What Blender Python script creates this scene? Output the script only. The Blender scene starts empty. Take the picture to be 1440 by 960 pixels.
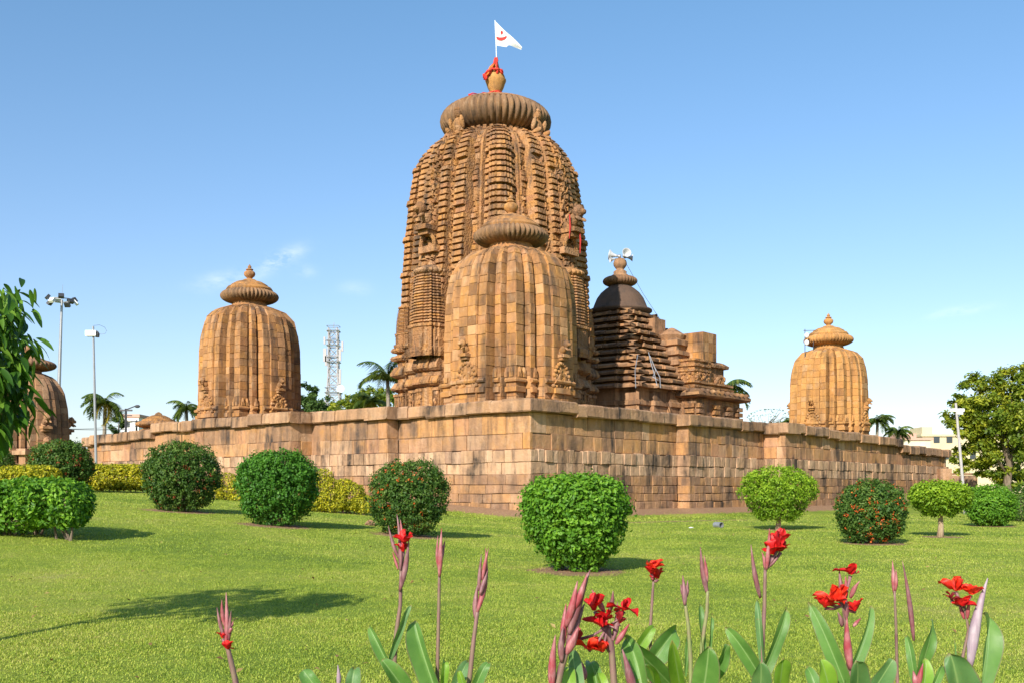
import bpy, math, random
import numpy as np
from mathutils import Vector, Matrix

# ------------------------------------------------------------------ camera, sky, sun, exposure
scn = bpy.context.scene
COL = scn.collection
F_PX, HOR, EYE = 1420.0, 688.0, 1.25
cam_d = bpy.data.cameras.new("camera"); cam = bpy.data.objects.new("camera", cam_d); COL.objects.link(cam)
cam.location = (0, 0, EYE); cam.rotation_euler = (math.radians(90), 0, 0)
cam_d.sensor_width = 36.0; cam_d.lens = F_PX / 1440 * 36.0
cam_d.shift_y = (HOR - 480) / 1440.0
cam_d.clip_start = 0.05; cam_d.clip_end = 6000
scn.camera = cam

SUN_EL, SHADOW_AZ = 29.0, 22.5
a = math.radians(SHADOW_AZ); e = math.radians(SUN_EL)
to_sun = Vector((-math.sin(a) * math.cos(e), -math.cos(a) * math.cos(e), math.sin(e)))
sun_d = bpy.data.lights.new("sun", 'SUN'); sun_d.energy = 5.0; sun_d.angle = math.radians(0.55); sun_d.color = (1.0, 0.93, 0.82)
sun = bpy.data.objects.new("sun", sun_d); COL.objects.link(sun); sun.location = (-30, -50, 60)
sun.rotation_euler = to_sun.to_track_quat('Z', 'Y').to_euler()

world = bpy.data.worlds.new("World"); scn.world = world; world.use_nodes = True
wn = world.node_tree.nodes; wl = world.node_tree.links
for n in list(wn): wn.remove(n)
w_out = wn.new('ShaderNodeOutputWorld'); w_bg = wn.new('ShaderNodeBackground'); w_bg.inputs['Strength'].default_value = 0.124
sky = wn.new('ShaderNodeTexSky'); sky.sky_type = 'NISHITA'; sky.sun_disc = False
sky.sun_elevation = math.radians(SUN_EL); sky.sun_rotation = math.radians(180 + SHADOW_AZ)
sky.altitude = 0; sky.air_density = 1.0; sky.dust_density = 0.7; sky.ozone_density = 2.0
w_tc = wn.new('ShaderNodeTexCoord'); w_sep = wn.new('ShaderNodeSeparateXYZ'); wl.new(w_tc.outputs['Generated'], w_sep.inputs[0])
def wmath(op, x, y=None, clamp=False):
    n = wn.new('ShaderNodeMath'); n.operation = op; n.use_clamp = clamp
    for i, s in enumerate((x, y)):
        if s is None: continue
        if isinstance(s, (int, float)): n.inputs[i].default_value = s
        else: wl.new(s, n.inputs[i])
    return n.outputs[0]
sx = wmath('DIVIDE', w_sep.outputs[0], w_sep.outputs[1]); sz = wmath('DIVIDE', w_sep.outputs[2], w_sep.outputs[1])
w_noise = wn.new('ShaderNodeTexNoise'); w_noise.inputs['Scale'].default_value = 22; w_noise.inputs['Detail'].default_value = 6; w_noise.inputs['Roughness'].default_value = .62
w_map = wn.new('ShaderNodeMapping'); w_map.inputs['Scale'].default_value = (1, 1, 2.2); wl.new(w_tc.outputs['Generated'], w_map.inputs[0]); wl.new(w_map.outputs[0], w_noise.inputs['Vector'])
mask = None
for (px, py, rx, ry, rot, amt) in ((392, 366, 30, 10, 24, .75), (318, 394, 38, 11, 10, .36), (498, 406, 20, 9, 0, .14), (1345, 438, 40, 6, 8, .3), (428, 382, 14, 8, 0, .2)):
    dx = wmath('SUBTRACT', sx, (px - 720) / F_PX); dz = wmath('SUBTRACT', sz, (HOR - py) / F_PX)
    c, s = math.cos(math.radians(rot)), math.sin(math.radians(rot))
    uu = wmath('DIVIDE', wmath('ADD', wmath('MULTIPLY', dx, c), wmath('MULTIPLY', dz, s)), rx / F_PX)
    vv = wmath('DIVIDE', wmath('SUBTRACT', wmath('MULTIPLY', dz, c), wmath('MULTIPLY', dx, s)), ry / F_PX)
    r2 = wmath('ADD', wmath('MULTIPLY', uu, uu), wmath('MULTIPLY', vv, vv))
    m = wmath('MULTIPLY', wmath('POWER', 2.718, wmath('MULTIPLY', r2, -1.0)), amt)
    mask = m if mask is None else wmath('ADD', mask, m)
w_thr = wmath('MULTIPLY', wmath('SUBTRACT', w_noise.outputs[0], 0.40), 4.0, True)
mask = wmath('MULTIPLY', mask, w_thr, True)
w_mix = wn.new('ShaderNodeMixRGB'); w_tint = wn.new('ShaderNodeMixRGB'); w_tint.blend_type = 'MULTIPLY'; w_tint.inputs[0].default_value = 1; w_el = wmath('MULTIPLY', wmath('MAXIMUM', w_sep.outputs[2], 0.0), 2.3, True); w_tc2 = wn.new('ShaderNodeMixRGB'); w_tc2.inputs[1].default_value = (.94, .86, .95, 1); w_tc2.inputs[2].default_value = (.79, 1.01, 1.08, 1); wl.new(w_el, w_tc2.inputs[0]); wl.new(w_tc2.outputs[0], w_tint.inputs[2]); wl.new(sky.outputs[0], w_tint.inputs[1])
wl.new(mask, w_mix.inputs[0]); wl.new(w_tint.outputs[0], w_mix.inputs[1]); w_mix.inputs[2].default_value = (8.2, 8.3, 8.6, 1)
wl.new(w_mix.outputs[0], w_bg.inputs['Color']); wl.new(w_bg.outputs[0], w_out.inputs['Surface'])

vs = scn.view_settings; vs.view_transform = 'Standard'; vs.look = 'None'; vs.exposure = 0.55; vs.gamma = 1.0; vs.use_curve_mapping = False
scn.cycles.max_bounces = 6; scn.cycles.diffuse_bounces = 3; scn.cycles.glossy_bounces = 2; scn.cycles.transmission_bounces = 3
scn.cycles.transparent_max_bounces = 4; scn.cycles.caustics_reflective = False; scn.cycles.caustics_refractive = False

# ------------------------------------------------------------------ helpers
R = random.Random(7)
def P(px, py, d): return Vector(((px - 720) / F_PX * d, d, EYE + (HOR - py) / F_PX * d))
def sstep(x): x = np.clip(x, 0, 1); return x * x * (3 - 2 * x)
def seg_dist(x, y, a_, b_):
    ax, ay = a_; bx, by = b_; L2 = (bx - ax) ** 2 + (by - ay) ** 2
    tt = np.clip(((x - ax) * (bx - ax) + (y - ay) * (by - ay)) / L2, 0, 1)
    return np.hypot(x - ax - tt * (bx - ax), y - ay - tt * (by - ay))
def gz(x, y):
    x = np.asarray(x, float); y = np.asarray(y, float)
    l = 1.5 * np.tanh(.095 * np.log1p(np.exp(-np.clip(x, -60, 60))) / 1.5) * np.clip((y - 6) / 14, 0, 1)
    r = .65 * sstep((x - 18) / 12) * sstep((y - 50) / 20)
    dm = np.minimum.reduce([seg_dist(x, y, WP[i], WP[i + 1]) for i in range(2, 10)])
    return l + r + np.where(y > 30, .36 * np.exp(-(dm / 1.25) ** 2), 0)
def ground_d(px, py, lo=5.0, hi=60.0):
    for _ in range(50):
        m = (lo + hi) / 2
        if HOR + (EYE - float(gz((px - 720) / F_PX * m, m))) / m * F_PX > py: lo = m
        else: hi = m
    return lo

def tag(o, label=None, cat=None, group=None, kind=None):
    if label: o['label'] = label
    if cat: o['category'] = cat
    if group: o['group'] = group
    if kind: o['kind'] = kind
    return o
def empty(name, loc, rz=0.0, label=None, cat=None, group=None):
    o = bpy.data.objects.new(name, None); COL.objects.link(o); o.location = loc; o.rotation_euler = (0, 0, rz)
    o.empty_display_size = .2
    return tag(o, label, cat, group)

def mesh_np(name, V, F, mat, parent=None, tone=None, smooth=False):
    """V (n,3) floats, F (m,k) ints; one object."""
    me = bpy.data.meshes.new(name)
    V = np.asarray(V, np.float32); F = np.asarray(F, np.int32)
    me.vertices.add(len(V)); me.vertices.foreach_set('co', V.ravel())
    m, k = F.shape
    me.loops.add(m * k); me.loops.foreach_set('vertex_index', F.ravel())
    me.polygons.add(m); me.polygons.foreach_set('loop_start', np.arange(0, m * k, k, dtype=np.int32))
    if smooth: me.polygons.foreach_set('use_smooth', np.ones(m, bool))
    me.update(calc_edges=True)
    if tone is not None:
        at = me.attributes.new('tone', 'FLOAT', 'FACE'); at.data.foreach_set('value', np.asarray(tone, np.float32))
    if mat: me.materials.append(mat)
    o = bpy.data.objects.new(name, me); COL.objects.link(o)
    if parent is not None: o.parent = parent
    return o

class MB:
    def __init__(s): s.v = []; s.f = []; s.t = []
    def add(s, vs, fs, tone=None):
        b = len(s.v); s.v.extend([tuple(x) for x in vs])
        for q in fs:
            s.f.append(tuple(b + i for i in q)); s.t.append(R.random() if tone is None else tone)
    def box(s, c, size, rz=0.0, tone=None, taper=1.0, mat=None):
        cx, cy, cz = c; hx, hy, hz = size[0] / 2, size[1] / 2, size[2] / 2
        co, si = math.cos(rz), math.sin(rz); vs = []
        for z, k in ((-hz, 1.0), (hz, taper)):
            for x, y in ((-hx, -hy), (hx, -hy), (hx, hy), (-hx, hy)):
                x *= k; y *= k
                v = Vector((x * co - y * si, x * si + y * co, z))
                if mat is not None: v = mat @ v
                vs.append((cx + v[0], cy + v[1], cz + v[2]))
        s.add(vs, [(3, 2, 1, 0), (4, 5, 6, 7), (0, 1, 5, 4), (1, 2, 6, 5), (2, 3, 7, 6), (3, 0, 4, 7)], R.random() if tone is None else tone)
    def lathe(s, prof, n=24, c=(0, 0, 0), tone=None, rib=0, ribd=0.0, mat=None, cap=True):
        """prof list of (r,z); rib = count of lobes, ribd = depth share"""
        if rib: n = rib * 4
        vs = []
        for r, z in prof:
            for i in range(n):
                th = 2 * math.pi * i / n
                k = 1.0
                if rib: k = 1 - ribd * (1 - abs(math.sin(rib * th / 2)) ** .6)
                v = Vector((r * k * math.cos(th), r * k * math.sin(th), z))
                if mat is not None: v = mat @ v
                vs.append((c[0] + v[0], c[1] + v[1], c[2] + v[2]))
        fs = []
        for j in range(len(prof) - 1):
            for i in range(n):
                i2 = (i + 1) % n
                fs.append((j * n + i, j * n + i2, (j + 1) * n + i2, (j + 1) * n + i))
        if cap:
            fs.append(tuple(range(n - 1, -1, -1))); b = (len(prof) - 1) * n; fs.append(tuple(b + i for i in range(n)))
        s.add(vs, fs, R.random() if tone is None else tone)
    def tube(s, pts, rad, n=8, tone=None):
        pts = [Vector(p) for p in pts]
        if not isinstance(rad, (list, tuple)): rad = [rad] * len(pts)
        vs = []; up = Vector((0.13, 0.21, 0.97)).normalized()
        for i, p in enumerate(pts):
            t = (pts[min(i + 1, len(pts) - 1)] - pts[max(i - 1, 0)]).normalized()
            if abs(t.dot(up)) > .98: up = Vector((0.97, .1, .2)).normalized()
            x = t.cross(up).normalized(); y = t.cross(x)
            for k in range(n):
                th = 2 * math.pi * k / n
                vs.append(p + (x * math.cos(th) + y * math.sin(th)) * rad[i])
        fs = []
        for j in range(len(pts) - 1):
            for k in range(n):
                k2 = (k + 1) % n; fs.append((j * n + k, j * n + k2, (j + 1) * n + k2, (j + 1) * n + k))
        fs.append(tuple(range(n - 1, -1, -1))); b = (len(pts) - 1) * n; fs.append(tuple(b + k for k in range(n)))
        s.add(vs, fs, R.random() if tone is None else tone)
    def blob(s, c, r, rot=None, n=12, m=8, tone=None, jit=0.0):
        vs = []; rt = rot.to_3x3() if rot is not None else None
        for j in range(m + 1):
            ph = math.pi * j / m
            for i in range(n):
                th = 2 * math.pi * i / n
                k = 1 + jit * (R.random() - .5)
                v = Vector((r[0] * k * math.sin(ph) * math.cos(th), r[1] * k * math.sin(ph) * math.sin(th), -r[2] * k * math.cos(ph)))
                if rt is not None: v = rt @ v
                vs.append((c[0] + v[0], c[1] + v[1], c[2] + v[2]))
        fs = []
        for j in range(m):
            for i in range(n):
                i2 = (i + 1) % n; fs.append((j * n + i, j * n + i2, (j + 1) * n + i2, (j + 1) * n + i))
        s.add(vs, fs, R.random() if tone is None else tone)
    def panel(s, q, out, gap=.012, bev=.03, deep=.06, tone=None):
        """dressed block face: quad q (4 points ccw from outside), pushed out by `out`, chamfered edges"""
        q = [Vector(p) for p in q]; c = (q[0] + q[1] + q[2] + q[3]) / 4
        n = (q[1] - q[0]).cross(q[3] - q[0])
        if n.length < 1e-7: return
        n.normalize()
        def inset(d):
            r = []
            for i in range(4):
                p = q[i]; a_ = (q[(i + 1) % 4] - p); b_ = (q[(i - 1) % 4] - p)
                la, lb = a_.length, b_.length
                r.append(p + (a_ / la * min(d, la * .4) if la > 1e-6 else Vector()) + (b_ / lb * min(d, lb * .4) if lb > 1e-6 else Vector()))
            return r
        A = [p - n * deep for p in inset(gap)]; B = [p + n * (out - bev * .8) for p in inset(gap)]
        C = [p + n * (out + R.uniform(-.008, .008)) for p in inset(gap + bev)]
        fs = [(8, 9, 10, 11)]
        for i in range(4):
            j = (i + 1) % 4; fs.append((i, j, 4 + j, 4 + i)); fs.append((4 + i, 4 + j, 8 + j, 8 + i))
        s.add(A + B + C, fs, R.random() if tone is None else tone)
    def build(s, name, mat, parent=None, smooth=False, auto=None):
        me = bpy.data.meshes.new(name); me.from_pydata(s.v, [], s.f)
        at = me.attributes.new('tone', 'FLOAT', 'FACE'); at.data.foreach_set('value', s.t)
        if smooth: me.polygons.foreach_set('use_smooth', [True] * len(s.f))
        me.materials.append(mat); me.update()
        if auto is not None:
            me.polygons.foreach_set('use_smooth', [True] * len(s.f)); me.set_sharp_from_angle(angle=math.radians(auto))
        o = bpy.data.objects.new(name, me); COL.objects.link(o)
        if parent is not None: o.parent = parent
        return o

# ------------------------------------------------------------------ materials
class NT:
    def __init__(s, name):
        s.m = bpy.data.materials.new(name); s.m.use_nodes = True; s.nt = s.m.node_tree
        s.n = s.nt.nodes; s.l = s.nt.links
        for x in list(s.n): s.n.remove(x)
        s.out = s.n.new('ShaderNodeOutputMaterial')
    def put(s, sock, v):
        if isinstance(v, (int, float)): sock.default_value = v
        elif isinstance(v, tuple): sock.default_value = v if len(v) == 4 or len(sock.default_value) == 3 else (*v, 1)
        else: s.l.new(v, sock)
    def attr(s, name):
        n = s.n.new('ShaderNodeAttribute'); n.attribute_name = name; return n.outputs['Fac']
    def coord(s, which='Object'): return s.n.new('ShaderNodeTexCoord').outputs[which]
    def pos(s): return s.n.new('ShaderNodeNewGeometry').outputs['Position']
    def mapping(s, v, scale=(1, 1, 1), loc=(0, 0, 0)):
        n = s.n.new('ShaderNodeMapping'); s.l.new(v, n.inputs[0]); n.inputs['Scale'].default_value = scale; n.inputs['Location'].default_value = loc; return n.outputs[0]
    def noise(s, v, scale, detail=4, rough=.55, color=False):
        n = s.n.new('ShaderNodeTexNoise'); s.l.new(v, n.inputs['Vector']); n.inputs['Scale'].default_value = scale; n.inputs['Detail'].default_value = detail; n.inputs['Roughness'].default_value = rough
        return n.outputs['Color' if color else 0]
    def voro(s, v, scale, feat='F1', out='Distance'):
        n = s.n.new('ShaderNodeTexVoronoi'); n.feature = feat; s.l.new(v, n.inputs['Vector']); n.inputs['Scale'].default_value = scale; return n.outputs[out]
    def math(s, op, a_, b_=None, clamp=False):
        n = s.n.new('ShaderNodeMath'); n.operation = op; n.use_clamp = clamp; s.put(n.inputs[0], a_)
        if b_ is not None: s.put(n.inputs[1], b_)
        return n.outputs[0]
    def ramp(s, fac, stops, mode='LINEAR'):
        n = s.n.new('ShaderNodeValToRGB'); s.l.new(fac, n.inputs[0]); cr = n.color_ramp; cr.interpolation = mode
        while len(cr.elements) < len(stops): cr.elements.new(.5)
        for el, (p, c) in zip(cr.elements, stops):
            el.position = p; el.color = (c, c, c, 1) if isinstance(c, (int, float)) else (*c, 1)
        return n.outputs[0]
    def mix(s, fac, c1, c2, mode='MIX'):
        n = s.n.new('ShaderNodeMixRGB'); n.blend_type = mode; s.put(n.inputs[0], fac); s.put(n.inputs[1], c1); s.put(n.inputs[2], c2); return n.outputs[0]
    def bump(s, h, strength=.5, dist=.05, normal=None):
        n = s.n.new('ShaderNodeBump'); s.put(n.inputs['Height'], h); n.inputs['Strength'].default_value = strength; n.inputs['Distance'].default_value = dist
        if normal is not None: s.l.new(normal, n.inputs['Normal'])
        return n.outputs[0]
    def bsdf(s, color, rough=.8, normal=None, spec=.5, metal=0.0, transl=None, tfac=.3):
        n = s.n.new('ShaderNodeBsdfPrincipled'); s.put(n.inputs['Base Color'], color); s.put(n.inputs['Roughness'], rough)
        n.inputs['Specular IOR Level'].default_value = spec; n.inputs['Metallic'].default_value = metal
        if normal is not None: s.l.new(normal, n.inputs['Normal'])
        o = n.outputs[0]
        if transl is not None:
            t = s.n.new('ShaderNodeBsdfTranslucent'); s.put(t.inputs[0], transl)
            mx = s.n.new('ShaderNodeMixShader'); mx.inputs[0].default_value = tfac; s.l.new(o, mx.inputs[1]); s.l.new(t.outputs[0], mx.inputs[2]); o = mx.outputs[0]
        s.l.new(o, s.out.inputs[0]); return s.m

SAND = [(0, (0.214, 0.119, 0.063)), (.1, (0.335, 0.180, 0.088)), (.3, (0.409, 0.225, 0.106)), (.5, (0.456, 0.258, 0.123)), (.66, (0.456, 0.241, 0.088)), (.8, (0.400, 0.209, 0.109)), (.92, (0.521, 0.327, 0.187)), (1, (0.326, 0.193, 0.113))]
def stone(name, stops, grime=.55, fine=9.0, grime_col=(.05, .038, .03), ochre=.35, bump=.5, ochre_col=(.55, .29, .06), carve=0.0, pale=.28, streak=.5, bscale=.06):
    t = NT(name); p = t.coord('Object'); tone = t.attr('tone')
    base = t.ramp(tone, stops)
    n1 = t.noise(p, .55, 5, .6); n2 = t.noise(p, fine, 6, .65); n3 = t.noise(t.mapping(p, (2.2, 2.2, .28)), 1.0, 5, .6); n4 = t.noise(t.mapping(p, (1, 1, 1), (31, 7, 3)), 1.6, 5, .6)
    c = t.mix(t.ramp(n4, [(.5, 0.0), (.68, ochre)]), base, ochre_col)
    c = t.mix(t.math('MULTIPLY', t.ramp(n2, [(.3, 0.0), (.75, 1.0)]), .32), c, t.mix(1.0, c, (.45, .42, .4), 'MULTIPLY'))
    n5 = t.noise(t.mapping(p, (1, 1, .7), (5, 17, 41)), 2.3, 6, .65); c = t.mix(t.ramp(n5, [(.54, 0.0), (.68, pale)]), c, (.60, .46, .33))
    g = t.math('MULTIPLY', t.ramp(n3, [(.42, 0.0), (.64, 1.0)]), t.ramp(n1, [(.34, 0.0), (.58, 1.0)]))
    g = t.math('ADD', t.math('MULTIPLY', g, grime), t.math('MULTIPLY', t.ramp(n1, [(.54, 0.0), (.72, 1.0)]), grime * .55), True)
    c = t.mix(g, t.mix(1.0, c, (.97, .88, .78), 'MULTIPLY'), grime_col)
    n6 = t.noise(t.mapping(p, (2.6, 2.6, .42), (3, 9, 2)), 1.0, 7, .68); st_ = t.math('MULTIPLY', t.ramp(n6, [(.53, 0.0), (.63, streak)]), t.ramp(n2, [(.25, .4), (.6, 1.0)])); c = t.mix(st_, c, (.075, .058, .048))
    h = t.math('ADD', n2, t.math('MULTIPLY', t.noise(p, fine * 3.5, 3, .6), .5))
    if carve: h = t.math('ADD', h, t.math('MULTIPLY', t.voro(p, 9.0), carve))
    return t.bsdf(c, .9, t.bump(h, bump, bscale), .2)
M = {}
M['tower'] = stone('carved_sandstone', SAND, .65, 8.0, carve=1.0, bump=.8, streak=.72)
M['block'] = stone('block_sandstone', [(p_, tuple(min(1, x * k) for x, k in zip(c_, (1.06, 1.05, 1.0)))) for p_, c_ in SAND], .62, 6.0, streak=.6)
M['yellow'] = stone('yellow_sandstone', [(0, (0.320, 0.173, 0.073)), (.12, (0.446, 0.240, 0.090)), (.4, (0.514, 0.288, 0.101)), (.65, (0.553, 0.322, 0.123)), (.85, (0.475, 0.250, 0.090)), (1, (0.533, 0.355, 0.190))], .42, 6.0, ochre=.3, streak=.3)
M['dark'] = stone('dark_weathered_stone', [(0, (.13, .085, .06)), (.4, (.25, .15, .09)), (.7, (.33, .195, .11)), (1, (.42, .26, .14))], .55, 8.0, ochre=.3, pale=.25)
M['weathered'] = stone('weathered_disc_stone', [(0, (.16, .105, .07)), (.5, (.26, .165, .10)), (1, (.36, .235, .14))], .7, 8.0, ochre=.15)
M['black'] = stone('blackened_stone', [(0, (.10, .072, .058)), (1, (.165, .112, .088))], .6, 9.0, ochre=.0, pale=.0)
M['pink'] = stone('reddish_sandstone', [(0, (.22, .135, .085)), (.3, (.36, .215, .13)), (.7, (.44, .255, .14)), (1, (.40, .27, .18))], .5, 6.0, ochre=.1)
M['wall'] = stone('wall_masonry', [(0, (0.306, 0.195, 0.128)), (.12, (0.408, 0.252, 0.154)), (.3, (0.479, 0.285, 0.159)), (.48, (0.541, 0.328, 0.176)), (.6, (0.530, 0.294, 0.128)), (.74, (0.479, 0.271, 0.168)), (.88, (0.592, 0.408, 0.273)), (1, (0.428, 0.285, 0.194))], .75, 5.0, grime_col=(.055, .043, .038), streak=.42, bump=.7, bscale=.07)
M['wall_low'] = stone('wall_footing_masonry', [(0, (0.275, 0.176, 0.124)), (.3, (0.367, 0.228, 0.150)), (.6, (0.449, 0.275, 0.168)), (.8, (0.500, 0.285, 0.137)), (1, (0.490, 0.328, 0.221))], .8, 5.0, ochre=.25, streak=.4, bump=.7, bscale=.07)
M['wall_mid'] = stone('wall_pale_masonry', [(0, (0.388, 0.257, 0.176)), (.25, (0.510, 0.342, 0.229)), (.6, (0.581, 0.408, 0.282)), (.85, (0.612, 0.437, 0.317)), (1, (0.367, 0.247, 0.185))], .9, 5.0, ochre=.15, streak=.6, bump=.7, bscale=.07)
M['coping'] = stone('coping_stone', [(0, (0.337, 0.218, 0.146)), (.4, (0.449, 0.285, 0.176)), (.7, (0.520, 0.342, 0.221)), (1, (0.408, 0.275, 0.190))], .85, 5.0, ochre=.2, streak=.42, bump=.7, bscale=.07)
M['mortar'] = stone('joint_mortar', [(0, (.24, .16, .12)), (1, (.24, .16, .12))], .5, 6.0)

def plain(name, col, rough=.6, metal=0.0, nscale=3.0, namt=.25, spec=.5):
    t = NT(name); n = t.noise(t.coord('Object'), nscale, 4)
    c = t.mix(t.math('MULTIPLY', t.ramp(n, [(.35, 0.0), (.7, 1.0)]), namt), col, tuple(x * .5 for x in col))
    return t.bsdf(c, rough, None, spec, metal)
M['white'] = plain('white_paint', (.78, .78, .77), .5)
M['mast'] = plain('mast_paint', (.40, .37, .37), .6)
M['horn'] = plain('weathered_horn_paint', (.52, .53, .54), .45, nscale=5, namt=.5)
M['steel'] = plain('galvanised_steel', (.34, .35, .37), .45, .5)
M['darkmetal'] = plain('dark_metal', (.06, .06, .065), .5, .3)
M['beige'] = plain('beige_plaster', (.62, .52, .33), .9, nscale=.6)
M['cream'] = plain('cream_plaster', (.62, .56, .43), .9, nscale=.6)
M['pinkroof'] = plain('terracotta_plaster', (.55, .33, .25), .9)
M['window'] = plain('window_dark', (.05, .06, .07), .2)
M['soilheap'] = plain('soil', (.27, .15, .085), .95, nscale=6)
M['redcloth'] = plain('red_cloth', (.62, .035, .02), .8, nscale=5, namt=.6)
M['orangecloth'] = plain('orange_cloth', (.75, .16, .02), .8, nscale=5)
def two_sided(name, col, tcol, tf=.3, rough=.8):
    t = NT(name); return t.bsdf(col, rough, None, .3, 0, tcol, tf)
M['flag'] = two_sided('white_flag_cloth', (.85, .84, .83), (.85, .84, .83), .35)
M['emblem'] = plain('red_print', (.42, .02, .015), .8)

def leaf_mat(name, c0, c1, c2, tf=.3, rough=.5, spec=.25, tcol=None, nscale=2.0):
    t = NT(name); tone = t.attr('tone'); p = t.coord('Object')
    k = t.math('ADD', t.math('MULTIPLY', tone, .75), t.math('MULTIPLY', t.noise(p, nscale, 3), .3))
    c = t.ramp(k, [(.12, c0), (.5, c1), (.9, c2)])
    tc = t.mix(1.0, c, tcol or (1.5, 1.55, .6), 'MULTIPLY')
    return t.bsdf(c, rough, None, spec, 0, tc, tf)
M['leaf_bright'] = leaf_mat('bright_green_leaves', (.04, .115, .010), (.09, .225, .016), (.22, .40, .03))
M['leaf_mid'] = leaf_mat('mid_green_leaves', (.025, .085, .012), (.055, .165, .016), (.13, .30, .03))
M['leaf_dark'] = leaf_mat('dark_green_leaves', (.02, .055, .012), (.05, .115, .016), (.15, .225, .04))
M['leaf_lime'] = leaf_mat('lime_leaves', (.06, .13, .008), (.15, .27, .014), (.33, .46, .03))
M['leaf_yellow'] = leaf_mat('yellow_leaves', (.12, .15, .010), (.34, .34, .018), (.58, .50, .03))
M['leaf_tree'] = leaf_mat('tree_leaves', (.05, .10, .010), (.15, .21, .018), (.38, .38, .03), nscale=.6)
M['leaf_far'] = leaf_mat('far_tree_leaves', (.025, .06, .015), (.055, .11, .025), (.11, .17, .04), nscale=.5)
M['leaf_mango'] = leaf_mat('large_tree_leaves', (.025, .07, .010), (.055, .14, .016), (.15, .27, .03), rough=.35)
M['palm'] = leaf_mat('palm_fronds', (.035, .075, .02), (.085, .14, .03), (.20, .24, .05), nscale=.4)
M['palm_old'] = leaf_mat('yellowed_fronds', (.2, .17, .03), (.36, .3, .05), (.5, .4, .08))
M['blossom'] = leaf_mat('orange_blossom', (.35, .05, .015), (.6, .11, .02), (.75, .2, .04), tcol=(1.2, .9, .6))
M['blossom_red'] = leaf_mat('dull_red_blossom', (.22, .04, .02), (.36, .07, .03), (.45, .13, .05), tcol=(1.2, .9, .6))
def bark(name, c1, c2):
    t = NT(name); p = t.coord('Object'); n = t.noise(t.mapping(p, (3, 3, .8)), 4, 5)
    return t.bsdf(t.ramp(n, [(.3, c1), (.7, c2)]), .9, t.bump(n, .8, .03), .2)
M['bark'] = bark('bark', (.09, .065, .045), (.22, .17, .12))
M['bark_pale'] = bark('pale_bark', (.24, .17, .10), (.48, .37, .24))
M['palm_bark'] = bark('palm_bark', (.16, .13, .10), (.33, .28, .22))

# grass and ground
def grass_color(t, tone=None):
    p = t.pos()
    k = t.math('ADD', t.math('MULTIPLY', t.noise(p, .30, 6, .62), .75), t.math('MULTIPLY', t.noise(p, 4.5, 4, .6), .25))
    if tone is not None: k = t.math('ADD', t.math('MULTIPLY', k, .72), t.math('MULTIPLY', tone, .28))
    return t.ramp(k, [(.31, (.185, .265, .035)), (.43, (.285, .385, .045)), (.52, (.39, .465, .062)), (.60, (.48, .51, .09)), (.68, (.54, .49, .16))])
t = NT('lawn_ground'); p = t.pos(); soil = t.attr('soil')
gc = t.mix(1.0, grass_color(t), (.8, .82, .78), 'MULTIPLY')
fn = t.noise(p, 38, 4, .7); gc = t.mix(t.ramp(fn, [(.35, .65), (.65, 0.0)]), gc, (.035, .06, .008))
sn = t.noise(p, 14, 5, .65)
sc = t.ramp(sn, [(.3, (.20, .115, .065)), (.7, (.37, .23, .135))])
sm = t.ramp(t.math('ADD', soil, t.math('MULTIPLY', t.math('SUBTRACT', t.noise(p, 5, 4), .5), .8)), [(.42, 0.0), (.58, 1.0)])
M['ground'] = t.bsdf(t.mix(sm, gc, sc), .95, t.bump(t.math('ADD', fn, sn), .7, .03), .15)
t = NT('grass_blades'); gcol = grass_color(t, t.attr('tone'))
M['grass'] = t.bsdf(gcol, .55, None, .3, 0, t.mix(1.0, gcol, (1.25, 1.3, .6), 'MULTIPLY'), .3)

# canna
def canna_leaf(name, c0, c1):
    t = NT(name); p = t.coord('Object'); n = t.noise(t.mapping(p, (1, 1, 1)), 14, 4)
    uv = t.n.new('ShaderNodeUVMap').outputs[0]; sep = t.n.new('ShaderNodeSeparateXYZ'); t.l.new(uv, sep.inputs[0])
    side = t.math('ABSOLUTE', t.math('SUBTRACT', sep.outputs[0], .5))
    w = t.n.new('ShaderNodeTexWave'); t.l.new(t.mapping(uv, (7, 5, 1)), w.inputs[0]); w.inputs['Scale'].default_value = 1.6; w.inputs['Distortion'].default_value = 1.5
    c = t.mix(t.ramp(n, [(.35, 0.0), (.7, 1.0)]), c0, c1)
    c = t.mix(t.math('MULTIPLY', w.outputs[1], .18), c, (.16, .30, .10))
    c = t.mix(t.ramp(side, [(.0, 1.0), (.045, 0.0)]), c, (.26, .38, .14))
    c = t.mix(t.ramp(side, [(.45, 0.0), (.5, .8)]), c, (.22, .14, .10))
    sp_ = t.noise(p, 60, 3, .7); c = t.mix(t.math('MULTIPLY', t.ramp(sp_, [(.62, 0.0), (.72, .8)]), t.ramp(n, [(.45, 0.0), (.6, 1.0)])), c, (.24, .19, .07)); c = t.mix(t.ramp(sep.outputs[1], [(.9, 0.0), (1.0, .8)]), c, (.28, .18, .08))
    return t.bsdf(c, .42, t.bump(w.outputs[1], .25, .004), .5, 0, t.mix(1.0, c, (1.5, 1.6, .5), 'MULTIPLY'), .28)
M['canna_leaf'] = canna_leaf('canna_leaf', (.085, .20, .035), (.15, .29, .055))
M['canna_leaf_blue'] = canna_leaf('canna_leaf_bluish', (.09, .20, .065), (.15, .27, .09))
M['canna_leaf_lime'] = canna_leaf('canna_leaf_lime', (.16, .31, .025), (.27, .43, .04))
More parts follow.
